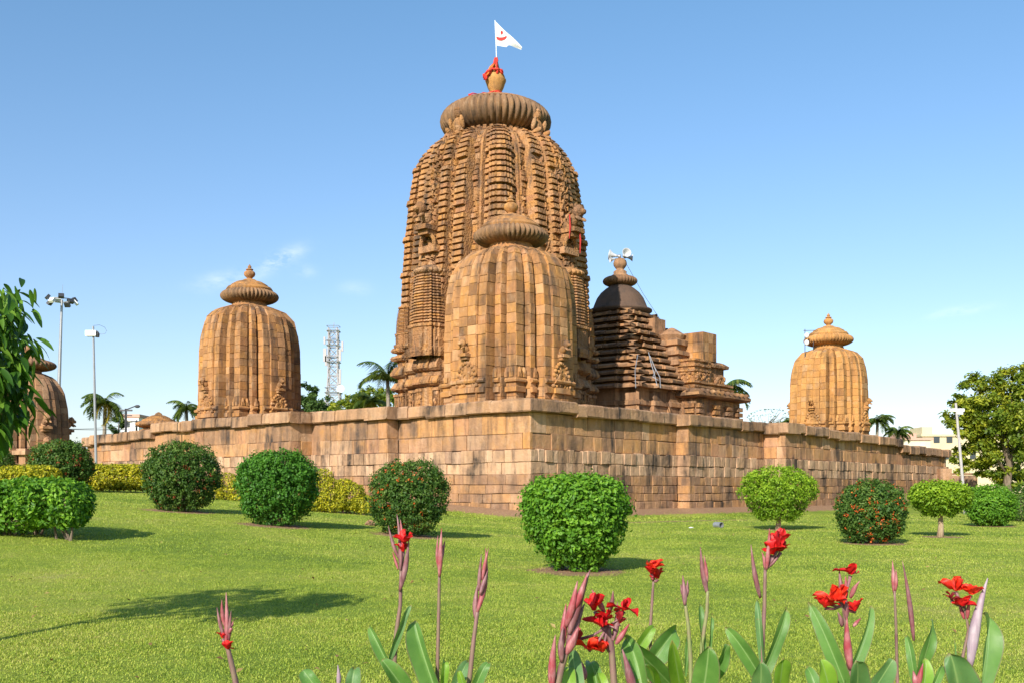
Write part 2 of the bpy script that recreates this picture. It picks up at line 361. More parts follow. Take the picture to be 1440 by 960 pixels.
def streaky(name, c0, c1, c2, sc=(60, 60, 9)):
    t = NT(name); p = t.coord('Object'); n = t.noise(t.mapping(p, sc), 1.0, 5, .65); n2 = t.noise(p, 22, 3)
    c = t.mix(t.ramp(n2, [(.4, 0.0), (.65, 1.0)]), t.ramp(n, [(.3, c0), (.62, c1)]), c2)
    return t.bsdf(c, .5, t.bump(n, .3, .003), .45, 0, t.mix(1.0, c, (1.3, .9, .8), 'MULTIPLY'), .15)
M['stem'] = streaky('canna_stem', (.12, .055, .06), (.28, .15, .14), (.22, .16, .10))
M['stem_green'] = streaky('canna_green_stem', (.16, .2, .06), (.30, .34, .12), (.26, .2, .12))
M['bud'] = streaky('canna_bud', (.09, .035, .045), (.36, .19, .19), (.20, .06, .07), (120, 120, 22))
M['bud_pink'] = streaky('canna_pink_bud', (.20, .035, .05), (.50, .22, .22), (.33, .045, .06), (120, 120, 22))
M['sheath'] = streaky('canna_pale_sheath', (.20, .12, .17), (.52, .44, .46), (.36, .25, .31), (80, 80, 10))
def petal_mat(name, c0, c1, c2):
    t = NT(name); p = t.coord('Object'); n = t.noise(p, 35, 4, .6)
    c = t.ramp(n, [(.3, c0), (.5, c1), (.72, c2)])
    return t.bsdf(c, .5, t.bump(n, .35, .006), .35, 0, t.mix(1.0, c, (1.3, 1.0, .8), 'MULTIPLY'), .3)
M['petal'] = petal_mat('canna_petal', (.32, .006, .012), (.58, .012, .014), (.72, .03, .02))
M['petal_orange'] = petal_mat('canna_petal_orange_red', (.50, .012, .010), (.72, .03, .012), (.82, .075, .02))
M['petal_dark'] = petal_mat('canna_petal_withered', (.10, .02, .02), (.30, .02, .025), (.45, .03, .03))

# ------------------------------------------------------------------ ground
TH = math.radians(49.0)
Vx, Vy = math.cos(TH), math.sin(TH)          # along the wall to the right and back
Ux, Uy = -math.sin(TH), math.cos(TH)         # along the wall to the left and back
CX, CY = 0.74, 42.0
def W(u, v): return (CX + Ux * u + Vx * v, CY + Uy * u + Vy * v)
# outer face of the wall, (u, v): left end .. corner .. right end
WALL = [(34.4, -2.0), (13.6, -2.0), (13.6, -.7), (8.03, -.7), (8.03, 0), (0, 0), (0, 11.4), (-.7, 11.4), (-.7, 19.4), (-2.0, 19.4), (-2.0, 45.9)]
WP = [W(*q) for q in WALL]

BUSHES = []   # (px, base py) of everything with a bare patch under it, filled here so the ground knows
BUSH_SPECS = [
    # name key, px, base py, half width px, height px, shape, material, flowers, n leaves, leaf size, label
    ('round', 255, 718, 58, 101, .50, 'leaf_dark', ('blossom_red', 26), 11000, .058, 'round dark green bush with a few dull red blossoms before yellow hedge'),
    ('round', 389, 738, 60, 110, .56, 'leaf_mid', None, 11500, .060, 'clipped mid green flowerless bush, narrow-footed, left of the yellow shrubs'),
    ('round', 575, 752, 60, 109, .53, 'leaf_dark', ('blossom', 46), 11000, .056, 'round glossy bush dotted with orange blossoms, right beside the yellow shrubs'),
    ('heart', 810, 801, 79, 137, .62, 'leaf_bright', None, 17000, .062, 'large bright green heart-shaped bush directly below the wall corner'),
    ('round', 1225, 763, 51, 90, .50, 'leaf_dark', ('blossom', 90), 9000, .060, 'dark round bush thick with orange blossoms between two lime topiary trees'),
    ('round', 1393, 739, 36, 60, .50, 'leaf_bright', None, 8000, .075, 'dense bright green globe bush at the foot of the pale leaning pole'),
    ('round', 86, 690, 46, 74, .45, 'leaf_dark', ('blossom_red', 70), 9000, .085, 'broad dark bush speckled reddish, behind the low ragged hedge bush'),
    ('round', -8, 675, 28, 58, .50, 'leaf_dark', None, 6000, .085, 'dark bush cut off by the photo edge below the hanging branch'),
]
LOLLI = [(1094, 744, 54, 72, 'bright lime topiary tree with rounded crown, nearest the middle of right wall'), (1322, 754, 42, 47, 'lime topiary tree with flat crown on a bare pale trunk, far right')]
SOIL = []
for sp in BUSH_SPECS:
    d = ground_d(sp[1], sp[2]); SOIL.append(((sp[1] - 720) / F_PX * d, d, sp[3] / F_PX * d * .82))
for px, py, hw, hh, lb in LOLLI:
    d = ground_d(px, py); SOIL.append(((px - 720) / F_PX * d, d, .5))
def soil_at(x, y):
    s = np.zeros_like(x)
    for i in range(len(WP) - 1):
        dd = seg_dist(x, y, WP[i], WP[i + 1]); s = np.maximum(s, np.clip(1.45 - dd / 1.5, 0, 1))
    for sx_, sy_, r in SOIL:
        dd = np.hypot(x - sx_, (y - sy_ + .25 * r) * .8); s = np.maximum(s, np.clip(1.5 - dd / r, 0, 1))
    dd = seg_dist(x, y, (3.2, 37.8), (9.5, 42.0)); s = np.maximum(s, np.clip(1.1 - dd / .8, 0, 1) * .7)
    return s
def axis(lo, hi, st, far):
    k = list(np.arange(lo, hi + st, st)); a_ = []; x = st * 2; q = hi
    while q < far: q += x; x *= 1.35; a_.append(q)
    b_ = []; x = st * 2; q = lo
    while q > -far: q -= x; x *= 1.35; b_.append(q)
    return np.array(b_[::-1] + k + a_)
gx = axis(-30, 34, .22, 3000); gy = axis(4, 74, .22, 3000)
X, Y = np.meshgrid(gx, gy); Z = gz(X, Y)
nx, ny = len(gx), len(gy); idx = np.arange(nx * ny).reshape(ny, nx)
Fq = np.stack([idx[:-1, :-1].ravel(), idx[:-1, 1:].ravel(), idx[1:, 1:].ravel(), idx[1:, :-1].ravel()], 1)
rs = np.random.RandomState(3)
g = mesh_np('ground', np.stack([X.ravel(), Y.ravel(), Z.ravel()], 1), Fq, M['ground'], smooth=True)
at = g.data.attributes.new('soil', 'FLOAT', 'POINT'); at.data.foreach_set('value', soil_at(X.ravel(), Y.ravel()).astype(np.float32))
tag(g, kind='structure')

def make_grass():
    Vs, Fs, Ts = [], [], []; off = 0
    for (d0, d1, dens, h, w, full) in ((5.6, 9.5, 8500, .024, .0046, True), (9.5, 15, 4600, .026, .0065, False), (15, 25, 1500, .030, .011, False), (25, 36, 420, .034, .02, False), (36, 52, 100, .042, .034, False)):
        hw = .56 * d1 + 1.5; n = int(dens * (d1 - d0) * 2 * hw)
        x = rs.uniform(-hw, hw, n); y = rs.uniform(d0, d1, n)
        k = (np.abs(x) < .56 * y + 1.5) & (rs.rand(n) > soil_at(x, y) * 1.25 - .1)
        dd = (x - CX) * (-Vx) + (y - CY) * (-Vy); ee = (x - CX) * (-Ux) + (y - CY) * (-Uy)
        k &= (np.maximum(dd, ee) > .2)          # outside the wall
        cl = np.sin(x * 5.1 + 2 * np.sin(y * 3.7)) * np.sin(y * 4.3 + 1.7 * np.sin(x * 2.9))
        k &= rs.rand(n) < .72 + .28 * cl
        x, y, cl = x[k], y[k], cl[k]; n = len(x); z = gz(x, y)
        tall = 1 + 1.0 * np.exp(-((np.minimum(seg_dist(x, y, WP[5], WP[6]), seg_dist(x, y, WP[6], WP[8])) - 2.9) / .9) ** 2)
        hh = h * rs.uniform(.55, 1.25, n) * (1 + .22 * cl) * tall; th = rs.uniform(0, 2 * np.pi, n); lean = rs.uniform(.5, 1.9, n); ww = w * rs.uniform(.7, 1.3, n)
        dx, dy = np.cos(th), np.sin(th); sx_, sy_ = -dy, dx
        b = np.stack([x, y, z - .004], 1); side = np.stack([sx_, sy_, 0 * x], 1) * (ww / 2)[:, None]; dr = np.stack([dx, dy, 0 * x], 1)
        tip = b + dr * (hh * lean * .75)[:, None]; tip[:, 2] += hh * (1 - .25 * lean)
        if full:
            mid = b + dr * (hh * lean * .22)[:, None]; mid[:, 2] += hh * .6
            V = np.stack([b - side, b + side, mid - side * .8, mid + side * .8, tip], 1).reshape(-1, 3)
            q = np.arange(n)[:, None] * 5 + off
            F = np.concatenate([q + np.array([[0, 1, 3]]), q + np.array([[0, 3, 2]]), q + np.array([[2, 3, 4]])]); T = np.tile(rs.rand(n), 3)
        else:
            V = np.stack([b - side, b + side, tip], 1).reshape(-1, 3); q = np.arange(n)[:, None] * 3 + off; F = q + np.array([[0, 1, 2]]); T = rs.rand(n)
        Vs.append(V); Fs.append(F); Ts.append(T); off += len(V)
    o = mesh_np('lawn_grass', np.concatenate(Vs), np.concatenate(Fs), M['grass'], tone=np.concatenate(Ts))
    tag(o, 'short yellow-green lawn grass covering the garden', 'grass', kind='stuff')
make_grass()

# ------------------------------------------------------------------ compound wall
def build_wall():
    root = empty('compound_wall', (CX, CY, 0), 0, 'long stepped sandstone compound wall with weathered coping turning a corner', 'wall')
    tops = [(-34.4, 4.55), (-26.7, 4.68), (-26.6, 5.0), (-13, 5.06), (0, 5.05), (12, 5.0), (20, 4.92), (34.4, 4.66), (36.2, 4.62), (36.3, 4.32), (46, 4.2)]
    def top(s): return float(np.interp(s, [q[0] for q in tops], [q[1] for q in tops]))
    cz = [-.9, -.3, .2, .69, 1.07, 1.45, 1.9, 2.4, 2.95, 3.62]          # course beds; the last course runs up to the coping
    outs = [.30, .27, .24, .20, .20, .16, .13, .15, .02, 0]
    kinds = ['wall_low'] * 6 + ['wall_mid'] * 2 + ['wall'] * 2
    mbs = {k: MB() for k in ('wall_low', 'wall_mid', 'wall', 'coping', 'mortar')}
    tot = 0; runs = []
    L = [math.hypot(WP[i + 1][0] - WP[i][0], WP[i + 1][1] - WP[i][1]) for i in range(len(WP) - 1)]
    svals = [-WALL[0][0]]
    # running coordinate: -u on the left side, +v on the right
    for i in range(len(WP) - 1):
        a_, b_ = Vector((*WP[i], 0)), Vector((*WP[i + 1], 0)); l = (b_ - a_).length; d = (b_ - a_) / l
        nrm = Vector((d.y, -d.x, 0))
        left = i < 5; along = (WALL[i][0] != WALL[i + 1][0]) if left else (WALL[i][1] != WALL[i + 1][1])
        s0 = (-WALL[i][0] if left else WALL[i][1]); 
        def turn(j):
            if j <= 0 or j >= len(WP) - 1: return 1
            p, q, r = Vector(WP[j - 1]), Vector(WP[j]), Vector(WP[j + 1])
            return 1 if (q - p).x * (r - q).y - (q - p).y * (r - q).x > 0 else -1
        ca, cb = turn(i), turn(i + 1)      # 1: convex
        for k in range(len(cz)):
            o0 = outs[k]; ext = o0 if o0 > 0 else 0
            x = -ext * ca; end = l + ext * cb
            while x < end - 1e-4:
                bl = R.uniform(.55, 1.5) if k > 7 else (R.uniform(.32, .8) if k in (6, 7) else R.uniform(.4, 1.05))
                x2 = x + bl
                if end - x2 < .35: x2 = end
                sm = s0 + (x + x2) / 2 if along else s0
                ztop = cz[k + 1] if k + 1 < len(cz) else top(sm) - .56
                p0 = a_ + d * x; p1 = a_ + d * x2; o_ = o0 + R.uniform(-.015, .03) + (.05 * R.random() if k in (6, 7) and R.random() < .4 else 0) - Vector((CX, CY, 0)).length * 0
                base = Vector((CX, CY, 0))
                def bed(kk, ss): return cz[kk] + (.016 * math.sin(ss * .83 + kk * 2.1) + .012 * math.sin(ss * 2.3 + kk)) * (1 if 0 < kk < 8 else .6) if kk < len(cz) else top(ss) - .54
                sa_, sb2 = (s0 + x, s0 + x2) if along else (s0, s0)
                zj = R.choice((0, 0, 0, 0, 0, .03, -.03)) if 0 < k < 9 else 0
                q = [p0 - base + Vector((0, 0, bed(k, sa_))), p1 - base + Vector((0, 0, bed(k, sb2))), p1 - base + Vector((R.uniform(-.02, .02) * d.x, R.uniform(-.02, .02) * d.y, bed(k + 1, sb2) + zj)), p0 - base + Vector((0, 0, bed(k + 1, sa_) + zj))]
                tn = R.random()
                if not left and k > 3: tn = tn * .9            # all but the lowest courses right of the corner use slightly lower tones
                mbs[kinds[k]].panel(q, o_, R.uniform(.006, .012), R.uniform(.012, .03), .12 + o_, tone=tn)
                x = x2
        # coping slabs
        oh = .30; x = -oh * max(0, ca); end = l + oh * max(0, cb)
        if i == 5 or i == 4: pass
        while x < end - 1e-4:
            x2 = x + R.uniform(.7, 1.5)
            if i == 4 and end - x2 < 2.2: x2 = end
            if i == 5 and x < 0: x2 = 1.6
            if end - x2 < .5: x2 = end
            sm = s0 + (x + x2) / 2 if along else s0
            zt = top(sm) + R.uniform(-.06, .05) * (0.3 if abs(sm) < 1.5 else 1); hh = .56 + R.uniform(-.05, .03)
            oo = oh + R.uniform(-.07, .05); th = 1.3
            base = Vector((CX, CY, 0)); p0 = a_ + d * (x + .008) - base; p1 = a_ + d * (x2 - .008) - base
            g0 = .04
            vs = []
            for pp in (p0, p1):
                for (o_, z) in ((oo - .06, zt - hh), (oo, zt - hh + .05), (oo - .02, zt - .07), (oo - .09, zt), (-th, zt + .02), (-th, zt - hh)):
                    vs.append(pp + nrm * (o_ + R.uniform(-.012, .012)) + Vector((0, 0, z + R.uniform(-.015, .015))))
            n = 6; fs = [(j, (j + 1) % n, n + (j + 1) % n, n + j)[::-1] for j in range(n)] + [tuple(range(n)), tuple(range(2 * n - 1, n - 1, -1))]
            mbs['coping'].add(vs, fs, R.random())
            x = x2
    # core
    core = MB()
    inner = [(u + (0 if u <= 0 else 0), v) for u, v in WALL]
    vs = []; n = len(WALL)
    pts = []
    for (u, v) in WALL: pts.append((u + .05 if u < 5 and v > 0 or (u, v) == (0, 0) else u, v + .05 if v <= 0 and u > 0 or (u, v) == (0, 0) else v))
    pts = [(q[0] + .03, q[1] + .03) for q in WALL]
    back = [(1.4, 45.9), (1.4, 1.4), (34.4, 1.4)]
    ring = pts + back
    for lv in (0, 1): vs += [Vector((*W(*q), (top(-q[0] if q[0] > .01 else q[1]) - .35) if lv else -1.0)) - Vector((CX, CY, 0)) for q in ring]
    m = len(ring); fs = [(j, (j + 1) % m, m + (j + 1) % m, m + j) for j in range(m)]
    fs.append(tuple(range(m, 2 * m)))
    core.add(vs, fs, .5)
    core.build('core', M['mortar'], root)
    mbs['wall_low'].build('footing_courses', M['wall_low'], root); mbs['wall_mid'].build('plinth_courses', M['wall_mid'], root)
    mbs['wall'].build('upper_courses', M['wall'], root); mbs['coping'].build('coping', M['coping'], root)
build_wall()
# raised court behind the wall
cm = MB(); ring = [(1.35, 1.35), (1.35, 45.8), (40, 45.8), (40, 1.35)]
cm.add([Vector((*W(*q), z)) for z in (0, 3.4) for q in ring], [(4, 5, 6, 7), (0, 1, 5, 4), (1, 2, 6, 5), (2, 3, 7, 6), (3, 0, 4, 7)], .5)
tag(cm.build('court_terrain', M['pink']), kind='structure')

# ------------------------------------------------------------------ temple builders
def plan_side(strips):
    """strips: from the middle to the corner (t0,t1,x,type); returns the whole side -t..t as (x,t,type,id)"""
    r = []
    half = []
    for i, (t0, t1, x, ty, sub) in enumerate(strips):
        for k in range(sub + 1): half.append((x, t0 + (t1 - t0) * k / sub, ty, i, k))
    for (x, t, ty, i, k) in reversed(half): r.append((x, -t, ty, i, k))
    r += half
    return r
def amalaka_prof(r, h, z0, n=12, flat=.5):
    pr = []
    for i in range(n + 1):
        th = -math.pi / 2 + math.pi * i / n
        pr.append((r * (flat + (1 - flat) * math.cos(th)), z0 + h / 2 + h / 2 * math.sin(th)))
    return pr

def lion(mb, c, s, az, rear=.6):
    """rampant lion on a bracket, facing azimuth az (outwards)"""
    A = Matrix.Rotation(az, 4, 'Z')
    def pt(x, y, z): v = A @ Vector((x * s, y * s, z * s)); return (c[0] + v.x, c[1] + v.y, c[2] + v.z)
    def bl(x, y, z, rx, ry, rz, tilt=0):
        mb.blob(pt(x, y, z), (rx * s, ry * s, rz * s), A @ Matrix.Rotation(tilt, 4, 'Y'), 10, 7, jit=.12)
    mb.box(pt(.1, 0, -.1), (.9 * s, .75 * s, .2 * s), az); mb.box(pt(.0, 0, -.3), (.7 * s, .6 * s, .2 * s), az)
    bl(.15, 0, .35, .42, .26, .26, -.75); bl(-.1, 0, .12, .3, .28, .24)
    bl(.48, 0, .72, .27, .28, .3); bl(.7, 0, .68, .2, .16, .14, .3); bl(.44, .17, .96, .07, .07, .1); bl(.44, -.17, .96, .07, .07, .1)
    for sy in (.16, -.16):
        bl(.6, sy, .38, .24, .07, .08, .5); bl(.25, sy, .0, .3, .09, .09, .2)
    bl(-.3, 0, .45, .07, .07, .35, -.3)
def seated_figure(mb, c, s, az):
    A = Matrix.Rotation(az, 4, 'Z')
    def pt(x, y, z): v = A @ Vector((x * s, y * s, z * s)); return (c[0] + v.x, c[1] + v.y, c[2] + v.z)
    def bl(x, y, z, rx, ry, rz, tilt=0): mb.blob(pt(x, y, z), (rx * s, ry * s, rz * s), A @ Matrix.Rotation(tilt, 4, 'Y'), 10, 7, jit=.1)
    bl(0, 0, .45, .2, .26, .36); bl(0, 0, .95, .17, .18, .2); bl(.02, 0, 1.12, .14, .15, .1)
    for sy in (.28, -.28):
        bl(.16, sy, .2, .3, .12, .13, -.4); bl(.08, sy * 1.1, .55, .1, .09, .26, .35); bl(.3, sy, .06, .16, .1, .1)
def kalasha(mb, z, s, c=(0, 0, 0), tip=True):
    pr = [(.42, 0), (.46, .08), (.3, .16), (.24, .22), (.3, .28), (.5, .46), (.56, .66), (.5, .84), (.34, .96), (.26, 1.0), (.36, 1.06), (.36, 1.12), (.2, 1.18)]
    if tip: pr += [(.14, 1.26), (.2, 1.32), (.16, 1.42), (.05, 1.56), (.01, 1.62)]
    mb.lathe([(r * s, z + zz * s) for r, zz in pr], 20, c)

def block_body(mb, core, strips, zs, half_scale, out_j=.03, bl=.6):
    """a ribbed shrine body laid in courses: zs list of bed heights, half_scale(z) -> plan scale"""
    side = plan_side(strips)
    pts = []
    for q in range(4):
        co, si = [(1, 0), (0, 1), (-1, 0), (0, -1)][q]
        for (x, t, ty, i, k) in side: pts.append((x * co - t * si, x * si + t * co, ty, i, q))
    n = len(pts); zoff = [0.0] * n
    for k in range(len(zs) - 1):
        z0, z1 = zs[k], zs[k + 1]; s0, s1 = half_scale(z0), half_scale(z1)
        for i in range(n):
            a_, b_ = pts[i], pts[(i + 1) % n]
            w = math.hypot(a_[0] - b_[0], a_[1] - b_[1]) * s0
            if w < .03: continue
            m = max(1, int(round(w / bl + R.uniform(-.3, .3))))
            e0 = R.uniform(-.07, .07) if 0 < k < len(zs) - 3 else 0.0
            if k == 0: zoff[i] = 0.0
            za, zb_ = z0 + zoff[i], z1 + e0; zoff[i] = e0; sa, sb = half_scale(za), half_scale(zb_)
            cuts = [0] + sorted(min(.9, max(.1, (j + R.uniform(-.18, .18)) / m)) for j in range(1, m)) + [1]
            for j in range(m):
                f0, f1 = cuts[j], cuts[j + 1]
                def lp(f, s, z): return Vector(((a_[0] + (b_[0] - a_[0]) * f) * s, (a_[1] + (b_[1] - a_[1]) * f) * s, z))
                mb.panel([lp(f0, sa, za), lp(f1, sa, za), lp(f1, sb, zb_), lp(f0, sb, zb_)], R.uniform(0, out_j), .006, .014, .05)
        ring0 = [Vector((p[0] * s0 * .985, p[1] * s0 * .985, z0)) for p in pts]; ring1 = [Vector((p[0] * s1 * .985, p[1] * s1 * .985, z1)) for p in pts]
        core.add(ring0 + ring1, [(i, (i + 1) % n, n + (i + 1) % n, n + i) for i in range(n)], .3)
    zt = zs[-1]; st = half_scale(zt)
    core.add([Vector((p[0] * st, p[1] * st, zt)) for p in pts], [tuple(range(n))], .3)
def moulding(mb, strips, rows, jit=.012, tone=None):
    """continuous plan moulding; rows (z, scale, offset)"""
    side = plan_side(strips); pts = []
    for q in range(4):
        co, si = [(1, 0), (0, 1), (-1, 0), (0, -1)][q]
        for (x, t, ty, i, k) in side: pts.append((x, t, co, si))
    n = len(pts); vs = []
    tmax = max(s_[1] for s_ in strips)
    for (z, s, o) in rows:
        for (x, t, co, si) in pts:
            xx = x * s + o; tt = t * s + (math.copysign(o, t) if abs(t) > tmax - .01 else 0)
            vs.append((xx * co - tt * si + R.uniform(-jit, jit), xx * si + tt * co + R.uniform(-jit, jit), z + R.uniform(-jit, jit) * .6))
    for j in range(len(rows) - 1):
        for i in range(n):
            i2 = (i + 1) % n
            mb.f.append(tuple(len(mb.v) + q for q in (j * n + i, j * n + i2, (j + 1) * n + i2, (j + 1) * n + i))); mb.t.append(((i // 2) * .37 + j * .61 + rows[j][0] * 3.1) % 1.0)
    b = len(mb.v) + (len(rows) - 1) * n; mb.f.append(tuple(b + i for i in range(n))); mb.t.append(.4)
    mb.v.extend(vs)

S_STR = [(0, .5, 2.82, 'f', 1), (.52, .97, 2.72, 'f', 1), (.97, 1.14, 2.08, 'f', 1), (1.14, 1.46, 2.34, 'f', 1), (1.46, 1.59, 1.80, 'f', 1), (1.59, 2.10, 2.10, 'f', 1)]
def small_shrine(px, d, mat, label, seed, zf=3.4, hi=12.55, sc=1.0, ds=1.0):
    global R
    R = random.Random(seed)
    p = P(px, HOR, d)
    root = empty('corner_shrine', (p.x, p.y, 0), TH, label, 'shrine', 'small domed shrines around the great tower')
    zz = [0, .55, .62, .75, .88, .95, .985, 1.0]; ss = [1.05, 1.0, .985, .925, .81, .68, .55, .42]
    H = hi - zf
    def prof(z): return float(np.interp((z - zf) / H, [0, .35, .49, .71, .82, .915, .968, 1.0], [1.05, 1.05, 1.045, 1.03, .985, .91, .75, .47])) * sc
    n = 20; zs = [zf]; 
    while zs[-1] < hi - .62: zs.append(zs[-1] + R.uniform(.4, .52))
    zs += [(zs[-1] + hi) / 2, hi]
    body, core = MB(), MB()
    block_body(body, core, S_STR, zs, prof, .03, .55)
    body.build('tower_body', mat, root); core.build('joint_core', M['mortar'], root)
    bm = MB(); b0 = zf + 2.55
    moulding(bm, S_STR, [(b0 - .45, prof(b0), .03), (b0 - .42, prof(b0), .13), (b0 - .2, prof(b0), .13), (b0 - .16, prof(b0), .03), (b0 - .02, prof(b0), .03), (b0 + .02, prof(b0), .14), (b0 + .1, prof(b0), .17), (b0 + .18, prof(b0), .12), (b0 + .22, prof(b0), .02)])
    nm = bm
    for q in range(4):
        A = Matrix.Rotation(q * math.pi / 2, 4, 'Z')
        for (tt, xx) in ((.77, 2.58), (-.77, 2.58), (1.2, 2.32), (-1.2, 2.32), (1.62, 2.06), (-1.62, 2.06), (1.9, 2.06), (-1.9, 2.06)):
            v = A @ Vector((xx * prof(b0) + .06, tt * prof(b0), 0))
            nm.box((v.x, v.y, b0 + .34), (.16, .2, .22), q * math.pi / 2); nm.blob((v.x, v.y, b0 + .48), (.09, .11, .2), n=8, m=6)
    nm.build('base_moulding', mat, root)
    for q in range(4):
        A = Matrix.Rotation(q * math.pi / 2, 4, 'Z')
        cv = MB(); s_ = prof(b0)
        # arched relief: scroll rings on a backing slab
        c0 = A @ Vector((2.72 * s_ + .05, 0, 0)); rz = q * math.pi / 2
        cv.box((c0.x, c0.y, b0 + .15), (.14, 1.05, 1.1), rz); 
        for k in range(46):
            th = R.uniform(0, math.pi); rr = R.uniform(.12, .56); v = A @ Vector((2.72 * s_ + .13, rr * math.cos(th), 0))
            cv.blob((v.x, v.y, b0 - .15 + rr * 1.75 * math.sin(th)), (.07, .085, .085), n=7, m=5)
        for k in range(14):
            th = math.pi * k / 13; v = A @ Vector((2.72 * s_ + .14, .58 * math.cos(th), 0)); cv.blob((v.x, v.y, b0 - .1 + 1.02 * math.sin(th)), (.1, .09, .09), n=7, m=5)
        cv.lathe([(.26, 0), (.26, .06), (.15, .06), (.13, .01)], 16, tuple(A @ Vector((2.72 * s_ + .16, 0, b0 + .25))), mat=A @ Matrix.Rotation(math.pi / 2, 4, 'Y'))
        cv.build('arch_relief', mat, root)
        ln = MB(); v = A @ Vector((2.72 * s_ + .12, 0, b0 + 1.3)); lion(ln, (v.x, v.y, v.z), .62, rz); ln.build('lion_bracket', mat, root, auto=50)
    nk = MB(); k = ds
    nk.lathe([(1.2 * k, hi - .12), (1.1 * k, hi + .05), (1.0 * k, hi + .3), (1.15 * k, hi + .46)], 32); nk.build('neck', mat, root, smooth=True)
    am = MB(); am.lathe(amalaka_prof(1.76 * k, .82, hi + .3), 0, rib=44, ribd=.14, tone=.75 if mat is M['yellow'] else .6); am.build('ribbed_disc', mat if mat is M['yellow'] else M['weathered'], root, smooth=True)
    cp = MB(); cp.lathe([(1.36 * k, hi + 1.0), (1.4 * k, hi + 1.12), (1.3 * k, hi + 1.26), (1.12 * k, hi + 1.33), (1.1 * k, hi + 1.4), (.8 * k, hi + 1.58), (.45 * k, hi + 1.68), (.34 * k, hi + 1.76)], 32); cp.build('dome_cap', mat, root, auto=35)
    ka = MB(); kalasha(ka, hi + 1.7, .62 * k); ka.build('pot_finial', mat, root, auto=40)
    return root

small_shrine(718.5, 47.0, M['block'], 'largest pale block shrine at the wall corner directly before the great tower', 11, 3.4, 12.25)
small_shrine(351, 62.0, M['block'], 'small ochre domed shrine on the left part of the wall beside the lattice mast', 23, 3.4, 12.35)
small_shrine(1165, 75.0, M['yellow'], 'yellowest domed shrine, standing alone above the right end of the wall', 37, 3.4, 11.6, .93, 1.02)
R = random.Random(5)

